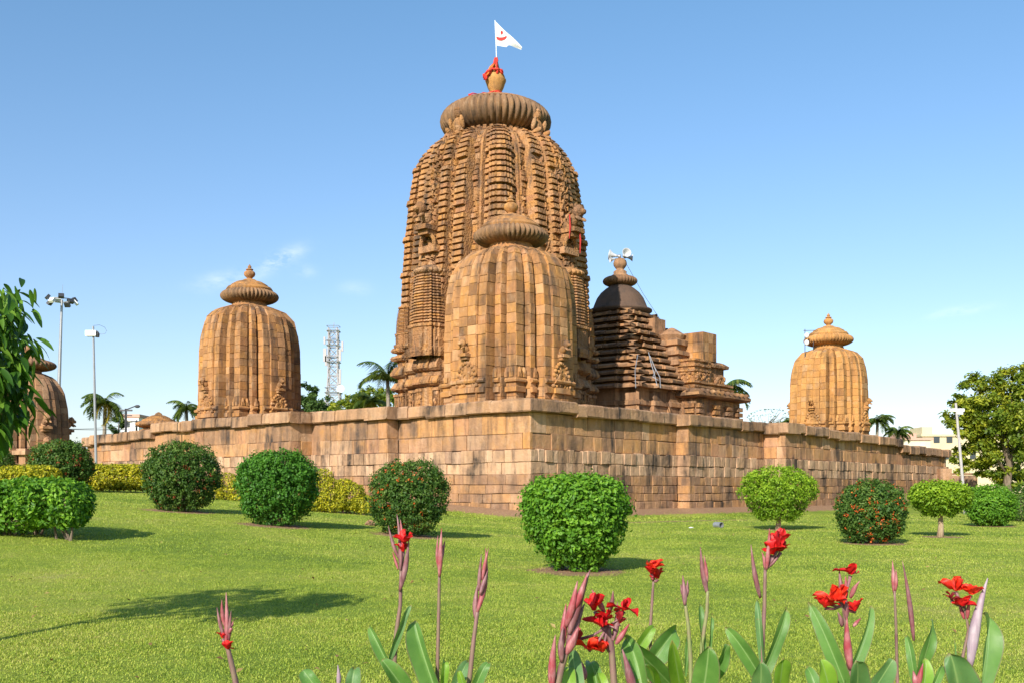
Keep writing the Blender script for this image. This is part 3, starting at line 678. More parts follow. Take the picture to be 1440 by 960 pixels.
# ------------------------------------------------------------------ the great tower
def great_tower():
    p = P(697, HOR, 58.0)
    root = empty('great_temple_tower', (p.x, p.y, 0), TH, 'tall curved sandstone temple tower of ridged carved bands under a ribbed disc', 'temple')
    mat = M['tower']
    STR = [(0, .38, 5.5, 'carve', 3), (.38, .95, 5.4, 'ridge', 1), (.95, 1.22, 5.0, 'carve', 3), (1.22, 1.97, 5.0, 'ridge', 1), (1.98, 2.05, 3.75, 'smooth', 1), (2.05, 2.42, 4.24, 'panel', 3), (2.44, 2.60, 4.14, 'smooth', 1), (2.60, 2.67, 3.6, 'smooth', 1), (2.68, 3.0, 3.98, 'ridge', 1), (3.02, 3.12, 3.9, 'carve', 1), (3.14, 3.66, 4.12, 'amla', 4), (3.70, 3.93, 3.98, 'amla', 1)]
    zk = [3.4, 9.2, 13.0, 15.2, 17.1, 18.2, 19.1, 19.7, 20.15, 20.55, 20.85, 21.05, 21.18]; sk = [1.0, 1.0, .972, .945, .91, .885, .855, .82, .775, .71, .63, .54, .46]
    def prof(z): return float(np.interp(z, zk, sk))
    side = plan_side(STR); pts = []
    for q in range(4):
        co, si = [(1, 0), (0, 1), (-1, 0), (0, -1)][q]
        for (x, t, ty, i, k) in side: pts.append((x, t, ty, i, k, co, si))
    n = len(pts); z0, z1 = 9.3, 21.15
    rows = []; z = z0; k = 0
    while z < z1 - .1:
        h = (.345 - .085 * max(0, (z - 17) / 5)) * R.uniform(.93, 1.07)
        for ph, (f, w) in enumerate(((0.0, 0), (.23, 0), (.25, 1), (.93, 2))): rows.append((z + f * h, w, k))
        z += h; k += 1
    rows.append((z, 0, k)); nk = k
    mb = MB(); vs = []; cr = [[R.choice((-.24, -.16, -.05, .0, .03, .05)) for _ in range(n)] for _ in range(len(rows))]
    for j, (z, w, k) in enumerate(rows):
        s = prof(z); dep = .24 * (s / 1.0) ** .5
        for i, (x, t, ty, si_, kk, co, si) in enumerate(pts):
            brk = math.sin(k * 37.7 + (si_ + (i // len(side)) * 9 + (4 if t > 0 else 0)) * 91.3) * 917.31; brk -= math.floor(brk)
            if ty == 'ridge': o = (-dep, .0, -.03)[w] + ((brk - .5) * .07 - (.13 if brk < .04 else 0) if w else 0) + R.uniform(-.012, .012)
            elif ty == 'amla':
                big = (k % 6 == 5)
                o = (-dep, .02, -.02)[w] + (.1 if big and w else 0); 
                if kk % 2 and w: o -= .07
            elif ty == 'panel':
                m_ = k % 6
                o = (.14 if m_ in (0,) and w else (.04 if m_ in (5, 1) and w else -.02)) + (cr[j][i] * .6 if m_ in (2, 3) else 0)
            elif ty == 'carve': o = cr[j][i]
            else: o = 0
            xx = x * s + o; tt = t * s
            if abs(t) > 3.6: tt = math.copysign(abs(tt) + o * (.85 if abs(t) > 3.9 else .4), t)
            vs.append((xx * co - tt * si, xx * si + tt * co, z))
    mb.v = vs
    for j in range(len(rows) - 1):
        for i in range(n):
            i2 = (i + 1) % n; mb.f.append((j * n + i, j * n + i2, (j + 1) * n + i2, (j + 1) * n + i))
            kk = rows[j][2]
            hsh = math.sin((kk * 12.9898 + (pts[i][3] + (i // len(side)) * 13 + (5 if pts[i][1] > 0 else 0)) * 78.233)) * 43758.5453
            hsh -= math.floor(hsh); mb.t.append(hsh if pts[i][2] == 'panel' else .12 + .76 * hsh)
    b = (len(rows) - 1) * n; mb.f.append(tuple(b + i for i in range(n))); mb.t.append(.5)
    mb.build('curved_spire', mat, root)
    # base storey
    bd = MB(); S3 = STR
    rw = [(3.4, 1.0, .1)]
    for (za, zb, o) in ((3.4, 3.9, .3), (3.95, 4.3, .2), (4.4, 4.9, .28), (5.0, 5.3, .18)): rw += [(za + .02, 1, .05), (za + .06, 1, o), (zb - .06, 1, o), (zb, 1, .03)]
    rw += [(5.35, 1, -.05), (6.75, 1, -.05), (6.78, 1, .05), (6.9, 1, .27), (7.0, 1, .28), (7.3, 1, .12), (7.34, 1, -.02), (7.55, 1, -.02), (7.6, 1, .12), (7.72, 1, .30), (7.84, 1, .31), (8.2, 1, .14), (8.24, 1, -.03), (8.5, 1, -.03), (8.55, 1, .2), (8.68, 1, .32), (8.82, 1, .25), (8.88, 1, .02), (8.98, 1, .02), (9.02, 1, .22), (9.12, 1, .3), (9.28, 1, .22), (9.32, 1, .0)]
    moulding(bd, S3, rw, .02)
    # carved pilasters and niches on the base wall
    cv = bd
    for q in range(4):
        A = Matrix.Rotation(q * math.pi / 2, 4, 'Z'); rz = q * math.pi / 2
        for sgn in (1, -1):
            for (tt, xx, w) in ((.65, 5.35, .36), (1.58, 4.95, .5), (2.2, 4.37, .3), (2.8, 3.97, .3), (3.5, 4.05, .44), (3.9, 4.05, .24)):
                v = A @ Vector((xx, sgn * tt, 0))
                cv.box((v.x, v.y, 5.5), (.3, w + .1, .16), rz); cv.box((v.x, v.y, 6.6), (.3, w + .1, .14), rz)
                for g_ in range(3):
                    vv = A @ Vector((xx + .02, sgn * tt + (g_ - 1) * w * .4, 0)); cv.box((vv.x, vv.y, 6.05), (.14, w * .22, 1.0), rz)
                for g_ in range(5):
                    vv = A @ Vector((xx + .1, sgn * tt + R.uniform(-.4, .4) * w, 0)); cv.blob((vv.x, vv.y, R.uniform(5.7, 6.4)), (.09, .09, .14), n=7, m=5)
    cv.build('base_storey', mat, root)
    # miniature spires on the middle and intermediate projections
    def mini(A, x, t, zb, h, w, rz):
        m = MB(); st = [(0, w * .2, w * .56, 'r', 1), (w * .22, w * .33, w * .5, 'r', 1), (w * .35, w * .5, w * .46, 'r', 1)]
        rr = [(0, 1.1, 0), (.05 * h, 1.18, 0), (.09 * h, 1.18, 0), (.1 * h, 1.02, 0), (.3 * h, 1.02, 0), (.31 * h, 1.1, 0), (.34 * h, 1.1, 0)]
        nl = 17
        for k in range(nl):
            zz = .35 * h + .53 * h * k / nl; s = 1.0 - .22 * (k / nl) ** 2.2; hh = .53 * h / nl
            rr += [(zz, s - .11, 0), (zz + hh * .32, s - .11, 0), (zz + hh * .36, s, 0), (zz + hh * .92, s - .02, 0)]
        rr += [(.885 * h, .6, 0)]
        side_ = plan_side(st); pp = []
        for q in range(4):
            co, si = [(1, 0), (0, 1), (-1, 0), (0, -1)][q]
            for (a1, b1, ty, i, k) in side_: pp.append((a1 * co - b1 * si, a1 * si + b1 * co))
        n_ = len(pp); vs_ = []; c = A @ Vector((x, t, 0))
        for (zz, s, o) in rr:
            for (a1, b1) in pp:
                v = A @ Vector((a1 * s, b1 * s, 0)); vs_.append((c.x + v.x, c.y + v.y, zb + zz))
        fs_ = [(j * n_ + i, j * n_ + (i + 1) % n_, (j + 1) * n_ + (i + 1) % n_, (j + 1) * n_ + i) for j in range(len(rr) - 1) for i in range(n_)]
        fs_.append(tuple((len(rr) - 1) * n_ + i for i in range(n_)))
        b_ = len(m.v); m.v.extend(vs_)
        for fi, f in enumerate(fs_): m.f.append(tuple(b_ + i for i in f)); m.t.append(((fi // n_ // 4) * .318 + (fi % n_) // 4 * .13) % 1)
        m.lathe([(r, z_) for r, z_ in amalaka_prof(w * .56, h * .085, zb + h * .875, 8)], 0, (c.x, c.y, 0), rib=20, ribd=.08)
        m.lathe([(w * .4, zb + h * .955), (w * .3, zb + h * .975), (w * .1, zb + h), (w * .05, zb + h * 1.05)], 16, (c.x, c.y, 0))
        m.build('miniature_spire', mat, root)
    for q in range(4):
        A = Matrix.Rotation(q * math.pi / 2, 4, 'Z'); rz = q * math.pi / 2
        mini(A, 5.2, 0, 8.3, 4.95, 1.75, rz)
        for sgn in (1, -1): mini(A, 3.78, sgn * 3.3, 9.2, 2.5, 1.0, rz)
        # projecting arch niche with a lion above it
        fr = MB(); v = A @ Vector((5.42 * prof(14) + .12, 0, 0)); fr.box((v.x, v.y, 14.05), (.4, 1.25, .35), rz)
        for k in range(16):
            th = math.pi * k / 15; u_ = A @ Vector((5.45 * prof(14) + .2, .5 * math.cos(th), 0)); fr.blob((u_.x, u_.y, 14.3 + .55 * math.sin(th)), (.13, .12, .12), n=7, m=5)
        fr.build('arch_niche', mat, root)
        ln = MB(); v = A @ Vector((5.5 * prof(15.5) + .22, 0, 15.25)); lion(ln, (v.x, v.y, v.z), 1.2, rz); ln.build('lion_sculpture', mat, root, auto=50)
        sf = MB(); v = A @ Vector((3.1, 0, 20.6)); seated_figure(sf, (v.x, v.y, v.z), 1.4, rz); sf.build('seated_guardian', mat, root, auto=50)
    # shoulder, neck, ribbed disc, finial pot
    sh = MB(); moulding(sh, STR, [(21.02, .48, 0), (21.1, .47, .02), (21.2, .42, 0), (21.28, .36, 0)], .01); sh.build('shoulder', mat, root)
    nk_ = MB(); nk_.lathe([(2.45, 20.9), (2.3, 21.2), (2.15, 21.35), (2.12, 21.6), (2.3, 21.75), (2.36, 21.9)], 48)
    for k in range(40):
        th = 2 * math.pi * k / 40; nk_.box((2.3 * math.cos(th), 2.3 * math.sin(th), 21.25), (.12, .2, .26), th)
    nk_.build('neck', mat, root, auto=40)
    am = MB(); am.lathe(amalaka_prof(3.2, 1.9, 21.3, 14, .52), 0, rib=52, ribd=.11, tone=.45); am.build('ribbed_disc', M['weathered'], root, smooth=True)
    cp = MB(); cp.lathe([(2.6, 22.95), (2.4, 23.1), (1.5, 23.35), (.8, 23.5), (.6, 23.6)], 40); cp.build('cap', mat, root, smooth=True)
    ka = MB(); ka.lathe([(.5, 23.4), (.48, 23.7), (.34, 23.9), (.32, 24.02), (.38, 24.12), (.46, 24.28), (.54, 24.52), (.6, 24.66), (.6, 24.74), (.54, 24.77), (.53, 24.9), (.44, 25.1), (.3, 25.22), (.2, 25.5), (.1, 25.9)], 28, tone=.52); ka.build('pot_finial', M['yellow'], root, auto=40)
    # cloth tied on the finial
    o = p
    cl = MB()
    def drape(pts, w):
        for i in range(len(pts) - 1):
            a_, b_ = Vector(pts[i]), Vector(pts[i + 1])
            for q_ in range(3):
                j_ = Vector((R.uniform(-.5, .5), R.uniform(-.5, .5), R.uniform(-.5, .5))) * w
                cl.tube([a_ + j_, (a_ + b_) / 2 + j_ * 1.6 + Vector((0, 0, R.uniform(-.05, .05))), b_ + j_ * .6], [w * R.uniform(.35, .6), w * R.uniform(.5, .8), w * R.uniform(.3, .55)], 5)
    drape([(.0, -.1, 26.0), (-.08, -.2, 25.6), (-.25, -.42, 25.25), (-.45, -.5, 25.0), (-.62, -.42, 24.6)], .11)
    drape([(.05, -.15, 25.95), (.05, -.3, 25.55), (.06, -.45, 25.2), (.12, -.55, 24.9)], .09)
    drape([(-.36, -.5, 25.05), (-.1, -.6, 25.15), (.2, -.5, 25.12), (.4, -.3, 25.0)], .09)
    drape([(-.62, -.42, 24.6), (-.55, -.5, 24.85), (-.3, -.56, 25.0)], .13)
    c_o = cl.build('cloth', M['redcloth'], None, smooth=True); c_o.location = (p.x, p.y, 0)
    tag(c_o, 'red and orange cloth knotted around the great tower pot finial', 'cloth')
    oc = MB(); cl = oc
    drape([(-.1, -.32, 25.5), (-.35, -.58, 25.1), (-.55, -.55, 24.75)], .075)
    oc.build('cloth_fold', M['orangecloth'], c_o, smooth=True)
    cl = MB(); drape([(.4, -.55, 23.75), (-.1, -.75, 23.8), (-.5, -.6, 23.75), (-.95, -.9, 23.55), (-1.5, -1.2, 23.42)], .06)
    c_o = cl.build('cloth', M['redcloth'], None, smooth=True); c_o.location = (p.x, p.y, 0)
    tag(c_o, 'red cloth strip trailing across the top of the great ribbed disc', 'cloth')
    # flag
    fl = empty('flag', (p.x + .02, p.y, 25.72), 0, 'white triangular flag with red crescent emblem on a thin pole atop tower', 'flag')
    pm = MB(); pm.tube([(.04, 0, -.2), (.0, 0, 1.2), (-.06, 0, 2.45)], .025, 6); pm.build('pole', M['white'], fl)
    fm = MB(); top = Vector((-.06, 0, 2.42)); bot = Vector((0, 0, 1.0)); tip = Vector((1.5, -.3, .75)); nu, nv = 12, 6; vs_ = []
    for i in range(nu + 1):
        u_ = i / nu
        for j in range(nv + 1):
            v_ = j / nv; a_ = top.lerp(tip + Vector((0, 0, .06)), u_); b_ = bot.lerp(tip - Vector((.05, 0, .07)), u_); b_.z += .1 * math.sin(u_ * math.pi) * (-.3 if u_ < .5 else 1) 
            q = a_.lerp(b_, v_); q.y += .10 * math.sin(u_ * 7 + v_ * 1.5) * u_ + .05 * math.sin(v_ * 5 + u_ * 3); vs_.append(q)
    fm.add(vs_, [(i * (nv + 1) + j, i * (nv + 1) + j + 1, (i + 1) * (nv + 1) + j + 1, (i + 1) * (nv + 1) + j) for i in range(nu) for j in range(nv)])
    fo = fm.build('pennant', M['flag'], fl, smooth=True)
    def cy(x, z):
        u_ = min(1, max(0, (x + .03) / 1.5)); zt = 2.42 + (.81 - 2.42) * u_; zb_ = 1.0 + (.7 - 1.0) * u_; v_ = (zt - z) / max(.1, zt - zb_)
        return -.3 * u_ + .10 * math.sin(u_ * 7 + v_ * 1.5) * u_ + .05 * math.sin(v_ * 5 + u_ * 3) - .025
    em = MB(); n_ = 12; vs_ = []
    for i in range(n_ + 1):
        th = math.radians(195 + 150 * i / n_); w = .11 * math.sin(math.pi * (i + .8) / (n_ + 1.6)) + .015
        for r in (.25 - w, .25 + w): ex, ez = .32 + r * math.cos(th) * 1.1, 1.53 + r * math.sin(th) * .8; vs_.append((ex, cy(ex, ez), ez))
    em.add(vs_, [(2 * i, 2 * i + 1, 2 * i + 3, 2 * i + 2) for i in range(n_)])
    em.add([(.33 + .07 * math.cos(k * math.pi / 5), cy(.33, 1.72) - .01, 1.72 + .12 * math.sin(k * math.pi / 5)) for k in range(10)], [tuple(range(10))])
    eo = em.build('crescent_emblem', M['emblem'], fo)
    # red strips hanging beside the right lion
    v = Matrix.Rotation(TH, 4, 'Z') @ (Matrix.Rotation(-math.pi / 2, 4, 'Z') @ Vector((5.75, -.5, 0)))
    rb = MB(); rb.tube([(0, 0, 15.9), (.03, -.03, 15.2), (-.02, 0, 14.6)], [.035, .05, .02], 6); rb.tube([(.55, .35, 15.2), (.6, .3, 14.6), (.58, .33, 13.9)], [.025, .05, .025], 6)
    rb_o = rb.build('ribbon', M['emblem'], None); rb_o.location = (p.x + v.x, p.y + v.y, 0)
    tag(rb_o, 'red ribbon strips hanging below the lion on the shaded tower side', 'cloth')
    return p
TP = great_tower()

# ------------------------------------------------------------------ assembly hall with stepped roof, and its porch
def hall():
    p = P(872, HOR, 66.5); root = empty('assembly_hall', (p.x, p.y, 0), TH, 'dark hall with stepped pyramid roof and bell dome behind the great tower', 'temple')
    def st(h): return [(0, h * .28, h * 1.05, 'f', 2), (h * .28, h * .62, h * 1.0, 'f', 2), (h * .64, h * .97, h * .94, 'f', 2)]
    w = MB(); moulding(w, st(4.4), [(3.4, 1, 0), (5.6, 1, 0), (5.65, 1, .15), (5.95, 1, .15), (6.0, 1, 0), (6.35, 1, 0), (6.4, 1, .12), (6.65, 1, .12), (6.7, 1, .0), (7.3, 1, 0)]); w.build('walls', M['pink'], root)
    n = 12; z = 7.25
    for k in range(n):
        h = 4.95 + (1.9 - 4.95) * (k / (n - 1)) ** .92; t_ = MB(); dz = (12.75 - 7.25) / n
        moulding(t_, st(h - .45), [(z, 1, 0), (z + dz * .38, 1, 0)], .02)
        moulding(t_, st(h - .1), [(z + dz * .34, .97, -.05), (z + dz * .36, 1, .08), (z + dz * .66, 1, .1), (z + dz * .76, 1, .04), (z + dz * 1.0, 1, -.22)], .012)
        # little upright crests on the slab edges
        for q in range(4):
            A = Matrix.Rotation(q * math.pi / 2, 4, 'Z')
            for tt in (-.62, -.28, .28, .62):
                v = A @ Vector((h - .02, tt * h, 0)); t_.box((v.x, v.y, z + dz * .62), (.14, .15, dz * .5), q * math.pi / 2, taper=.7)
        t_.build('roof_tier', M['dark'] if k % 3 else M['pink'], root); z += dz
    b = MB(); b.lathe([(1.5, 12.6), (1.85, 12.72), (2.1, 12.9), (2.1, 13.0), (1.8, 13.14), (1.7, 13.4), (1.54, 13.78), (1.27, 14.15), (.95, 14.42), (.7, 14.58), (.66, 14.75)], 40, tone=.5); b.build('bell_dome', M['black'], root, smooth=True)
    a_ = MB(); a_.lathe(amalaka_prof(1.15, .62, 14.62, 10, .5), 0, rib=32, ribd=.09, tone=.4); a_.build('ribbed_disc', M['dark'], root, smooth=True)
    c = MB(); c.lathe([(.75, 15.15), (.55, 15.32), (.42, 15.42), (.44, 15.55), (.36, 15.62), (.22, 15.72), (.3, 15.78), (.42, 15.95), (.45, 16.1), (.4, 16.28), (.25, 16.42), (.1, 16.46)], 24, tone=.8); c.build('pot_finial', M['pink'], root, smooth=True)
    # loudspeakers around the finial
    labs = ['white horn loudspeaker on the dome finial, mouth facing the camera', 'small white horn loudspeaker on the finial pointing left', 'large grey-white horn loudspeaker on the finial pointing up and left behind', 'white horn loudspeaker on the finial pointing right']
    for i, (dx, dy, dz, az, el, s) in enumerate(((.30, -.4, 16.62, -80, 8, .85), (-.45, -.15, 16.35, 190, -8, .62), (-.32, .15, 16.66, 165, 12, .95), (.55, .0, 16.5, -5, -6, .72))):
        o = empty('horn_loudspeaker', (p.x + dx, p.y + dy, dz), 0, labs[i], 'loudspeaker', 'horn loudspeakers on the hall finial')
        o.rotation_euler = (0, math.radians(90 - el), math.radians(az))
        m = MB(); m.lathe([(.07 * s, -.25 * s), (.09 * s, -.05 * s), (.16 * s, .15 * s), (.30 * s, .34 * s), (.36 * s, .4 * s), (.34 * s, .4 * s), (.27 * s, .33 * s), (.12 * s, .14 * s), (.04 * s, .0)], 20); m.build('horn', M['horn'], o, smooth=True)
        m = MB(); m.lathe([(.1 * s, -.42 * s), (.13 * s, -.38 * s), (.13 * s, -.26 * s), (.07 * s, -.22 * s)], 14); m.build('driver', M['steel'], o)
    # porch projecting to the right-front
    q = Matrix.Rotation(TH, 4, 'Z') @ Vector((2.65, -4.0, 0))
    pr = empty('hall_porch', (p.x + q.x, p.y + q.y, 0), TH, 'ruined stepped porch topped by a plain square block right of the hall', 'porch')
    def rect(mb, x0, x1, y0, y1, rows):
        vs = []; pts = []
        m = 7
        for i in range(m): pts.append((x0 + (x1 - x0) * i / m, y0, 0, -1))
        for i in range(m): pts.append((x1, y0 + (y1 - y0) * i / m, 1, 0))
        for i in range(m): pts.append((x1 - (x1 - x0) * i / m, y1, 0, 1))
        for i in range(m): pts.append((x0, y1 - (y1 - y0) * i / m, -1, 0))
        n_ = len(pts); cx, cy = (x0 + x1) / 2, (y0 + y1) / 2
        for z, o in rows:
            for (x, y, nx_, ny_) in pts:
                sx_ = 1 if x > cx else -1; sy_ = 1 if y > cy else -1
                fx = o * (nx_ if nx_ else (sx_ if x in (x0, x1) else 0)); fy = o * (ny_ if ny_ else (sy_ if y in (y0, y1) else 0))
                vs.append((x + fx + R.uniform(-.02, .02), y + fy + R.uniform(-.02, .02), z + R.uniform(-.02, .02)))
        b = len(mb.v); mb.v.extend(vs)
        for j in range(len(rows) - 1):
            for i in range(n_):
                mb.f.append(tuple(b + t_ for t_ in (j * n_ + i, j * n_ + (i + 1) % n_, (j + 1) * n_ + (i + 1) % n_, (j + 1) * n_ + i))); mb.t.append(R.random())
        bb = b + (len(rows) - 1) * n_; mb.f.append(tuple(bb + i for i in range(n_))); mb.t.append(.5)
    X0, X1 = -2.8, 2.75
    m = MB(); rect(m, X0, X1, -1.8, 1.5, [(3.4, 0), (4.9, 0), (4.95, .2), (5.2, .22), (5.25, .02), (5.35, .02), (5.4, .18), (5.65, .2), (5.7, 0), (7.0, 0)])
    for (yy, xx) in ((-1.87, X0 + .3), (-1.87, -.5), (-1.87, 1.1), (-1.87, X1 - .3)):
        for zz in (5.2, 5.5, 5.8, 6.15, 6.5): m.box((xx, yy, zz), (.62 + R.uniform(-.08, .08), .35, .26))
    for yy in (-1.4,):
        for zz in (5.2, 5.5, 5.8, 6.15, 6.5): m.box((X0 - .04, yy, zz), (.35, .7 + R.uniform(-.08, .08), .26))
    m.build('walls', M['tower'], pr)
    m = MB(); rect(m, X0, X1, -1.8, 1.5, [(6.95, .05), (7.02, .42), (7.12, .56), (7.28, .55), (7.55, .1), (7.6, -.15)])
    for xx in np.arange(X0, X1 + .1, .62): m.blob((xx, -2.25, 7.4), (.1, .22, .14), n=8, m=5)
    for yy in np.arange(-1.5, 2, .7): m.blob((X0 - .45, yy, 7.4), (.22, .1, .14), n=8, m=5)
    m.build('eave', M['dark'], pr)
    m = MB(); rect(m, X0 + .3, X1 - .5, -1.5, 1.5, [(7.5, 0), (7.7, .12), (7.8, .12), (7.84, -.1), (7.9, -.1), (7.96, .08), (8.1, .08), (8.16, -.2)])
    rect(m, X0 + .4, -.6, -1.45, 1.5, [(8.1, 0), (8.65, 0), (8.7, .1), (8.82, .1), (8.86, -.02), (8.98, -.02), (9.02, .1), (9.14, .1), (9.18, 0), (9.3, 0), (9.34, .1), (9.48, .08)])
    rect(m, -.6, X1 - 1.1, -1.25, 1.5, [(8.1, 0), (9.1, 0), (9.14, .22), (9.28, .26), (9.5, .0)])
    for k in range(26): m.blob((R.uniform(X0 + .5, -.65), -1.47, R.uniform(8.2, 8.6)), (.09, .09, .09), n=7, m=5)
    for k in range(18): m.blob((R.uniform(.4, X1 - 1.2), -1.35, R.uniform(8.2, 8.6)), (.12, .12, .14), n=7, m=5)
    for k in range(18): m.blob((X0 + .38, R.uniform(-1.4, .8), R.uniform(8.2, 8.6)), (.09, .09, .09), n=7, m=5)
    m.build('upper_mouldings', M['tower'], pr)
    m = MB(); 
    core = MB(); core.box((-.4, -.65, 10.35), (1.6, 1.4, 1.7), tone=.5); 
    x0, x1, y0, y1 = -1.25, .45, -1.4, .1
    for (a0, b0, a1, b1, cuts) in ((x0, y0, x1, y0, (0, .42, .72, 1)), (x1, y0, x1, y1, (0, 1)), (x1, y1, x0, y1, (0, 1)), (x0, y1, x0, y0, (0, .5, 1))):
        for zz0, zz1 in ((9.46, 10.0), (10.0, 10.62), (10.62, 11.25)):
            for i in range(len(cuts) - 1):
                f0, f1 = cuts[i], cuts[i + 1]
                m.panel([(a0 + (a1 - a0) * f0, b0 + (b1 - b0) * f0, zz0), (a0 + (a1 - a0) * f1, b0 + (b1 - b0) * f1, zz0), (a0 + (a1 - a0) * f1, b0 + (b1 - b0) * f1, zz1), (a0 + (a1 - a0) * f0, b0 + (b1 - b0) * f0, zz1)], .0, .006, .015, .06)
    m.box((-.4, -.65, 11.235), (1.66, 1.46, .05)); m.build('square_block', M['block'], pr); core.build('block_core', M['mortar'], pr)
    # broken roof stones between hall and porch
    m = MB(); m.lathe([(.8, 10.8), (.95, 11.1), (.6, 11.35), (.2, 11.6), (.05, 11.65)], 20, (-1.6, .7, 0)); rect(m, -2.5, .6, -.3, 2.6, [(7.6, .1), (8.2, .1), (8.25, .25), (8.5, .25), (8.6, 0), (9.1, 0), (9.15, .18), (9.4, .15), (9.5, -.05), (9.75, -.05), (9.8, .15), (10.05, .12), (10.1, -.2), (10.4, -.2), (10.45, 0), (10.75, -.03), (10.9, -.3)])
    m.box((-2.0, 1.7, 11.6), (1.2, .8, 1.3)); m.build('roof_remnant', M['pink'], pr)
hall()

# ------------------------------------------------------------------ temples outside the compound on the left
def outer_temple():
    global R
    R = random.Random(91)
    p = P(38, HOR, 72.0); zb = float(gz(p.x, p.y))
    root = empty('outer_shrine', (p.x, p.y, 0), TH, 'reddish shrine half hidden behind the hanging branch at far left', 'shrine')
    hi = 9.5; zf = zb - .2; H = hi - zf
    def prof(z): return float(np.interp((z - zf) / H, [0, .5, .71, .85, .93, .97, 1.0], [1.0, .99, .95, .87, .75, .62, .42]))*.98
    zs = [zf]
    while zs[-1] < hi - .6: zs.append(zs[-1] + R.uniform(.42, .55))
    zs += [(zs[-1] + hi) / 2, hi]
    b, c = MB(), MB(); block_body(b, c, S_STR, zs, prof, .02, .6); b.build('tower_body', M['pink'], root); c.build('joint_core', M['mortar'], root)
    m = MB()
    for z in (zb + .5, zb + 1.3, zb + 2.2): moulding(m, S_STR, [(z, 1, .05), (z + .05, 1, .28), (z + .25, 1, .28), (z + .32, 1, .05)])
    m.build('base_moulding', M['pink'], root)
    m = MB(); m.lathe([(1.0, hi - .1), (.95, hi + .3), (1.1, hi + .4)], 24); m.lathe(amalaka_prof(1.95, .75, hi + .25), 0, rib=36, ribd=.07); m.build('ribbed_disc', M['pink'], root, smooth=True)
    m = MB(); m.lathe([(1.3, hi + .92), (1.2, hi + 1.05), (.7, hi + 1.25), (.4, hi + 1.4), (.3, hi + 1.5)], 24); kalasha(m, hi + 1.4, .55); m.build('finial', M['pink'], root, smooth=True)
    for q in range(4):
        A = Matrix.Rotation(q * math.pi / 2, 4, 'Z'); m = MB()
        v = A @ Vector((2.78, 0, zb + 4.2)); lion(m, tuple(v), .9, q * math.pi / 2); v = A @ Vector((2.7, 0, zb + 2.6)); lion(m, tuple(v), .85, q * math.pi / 2); m.build('lion_bracket', M['pink'], root)
    # stone pillar in front
    q = P(36, 0, 58.0); z = float(gz(q.x, q.y)); m = MB()
    m.box((0, 0, .9), (.5, .5, 1.9), .6); m.build_ = None
    o = m.build('shaft', M['pink'])
    r = empty('stone_post', (q.x, q.y, z), .6, 'short stone post with a flat cap in front of the outer shrine', 'post'); o.parent = r
    m = MB(); m.box((0, 0, 1.95), (1.0, 1.0, .22), .6); m.box((0, 0, 2.12), (.7, .7, .14), .6); m.build('cap', M['coping'], r)
    # shrine whose top shows above the wall
    p = P(223, HOR, 78.0); root = empty('low_shrine', (p.x, p.y, 0), TH, 'low shrine showing only its flat ribbed top above the left wall', 'shrine')
    hi = 5.9
    def prof2(z): return float(np.interp(z, [3, 4.6, 5.3, 5.7, 5.9], [.95, .92, .85, .66, .42]))
    b, c = MB(), MB(); block_body(b, c, S_STR, [3.0, 3.5, 4, 4.5, 5, 5.4, 5.9], prof2, .02, .6); b.build('tower_body', M['tower'], root); c.build('joint_core', M['mortar'], root)
    m = MB(); m.lathe([(1.15, hi - .1), (1.1, hi + .2)], 24); m.lathe(amalaka_prof(1.72, .55, hi + .1), 0, rib=36, ribd=.07); m.build('ribbed_disc', M['tower'], root, smooth=True)
    m = MB(); m.lathe([(1.3, hi + .58), (1.2, hi + .75), (.9, hi + .85), (.85, hi + .92), (.5, hi + 1.08), (.3, hi + 1.12), (.22, hi + 1.25), (.05, hi + 1.35)], 24); m.build('dome_cap', M['tower'], root, auto=40)
outer_temple()
R = random.Random(6)

# ------------------------------------------------------------------ foliage
def leaves(name, pos, nrm, size, mat, parent, rg, asp=.5, tone=None, fold=.25, spread=.75):
    n = len(pos)
    nr = nrm + rg.normal(0, spread, (n, 3)); nr /= np.linalg.norm(nr, axis=1)[:, None] + 1e-9
    ax = rg.normal(0, 1, (n, 3)); ax[:, 2] -= .15; ax -= nr * (ax * nr).sum(1)[:, None]; ax /= np.linalg.norm(ax, axis=1)[:, None] + 1e-9
    sd = np.cross(nr, ax); sz = size * rg.uniform(.65, 1.3, n)
    L = ax * sz[:, None]; S = sd * (sz * asp / 2)[:, None]; up = nr * (sz * asp * fold)[:, None]
    v = np.stack([pos - L * .5, pos - L * .05 + S + up, pos + L * .5, pos - L * .05 - S + up], 1).reshape(-1, 3)
    q = np.arange(n)[:, None] * 4
    F = np.concatenate([q + np.array([[0, 2, 1]]), q + np.array([[0, 3, 2]])])
    tt = rg.rand(n) if tone is None else tone
    return mesh_np(name, v, F, mat, parent, tone=np.tile(tt, 2))
def dirs(n, rg):
    v = rg.normal(0, 1, (n, 3)); return v / np.linalg.norm(v, axis=1)[:, None]
def lump(v, seed, k=5.0):
    r = np.random.RandomState(seed); s = np.zeros(len(v))
    for _ in range(7):
        w = r.normal(0, k, 3); s += np.sin(v @ w + r.uniform(0, 6.28))
    return s / 7
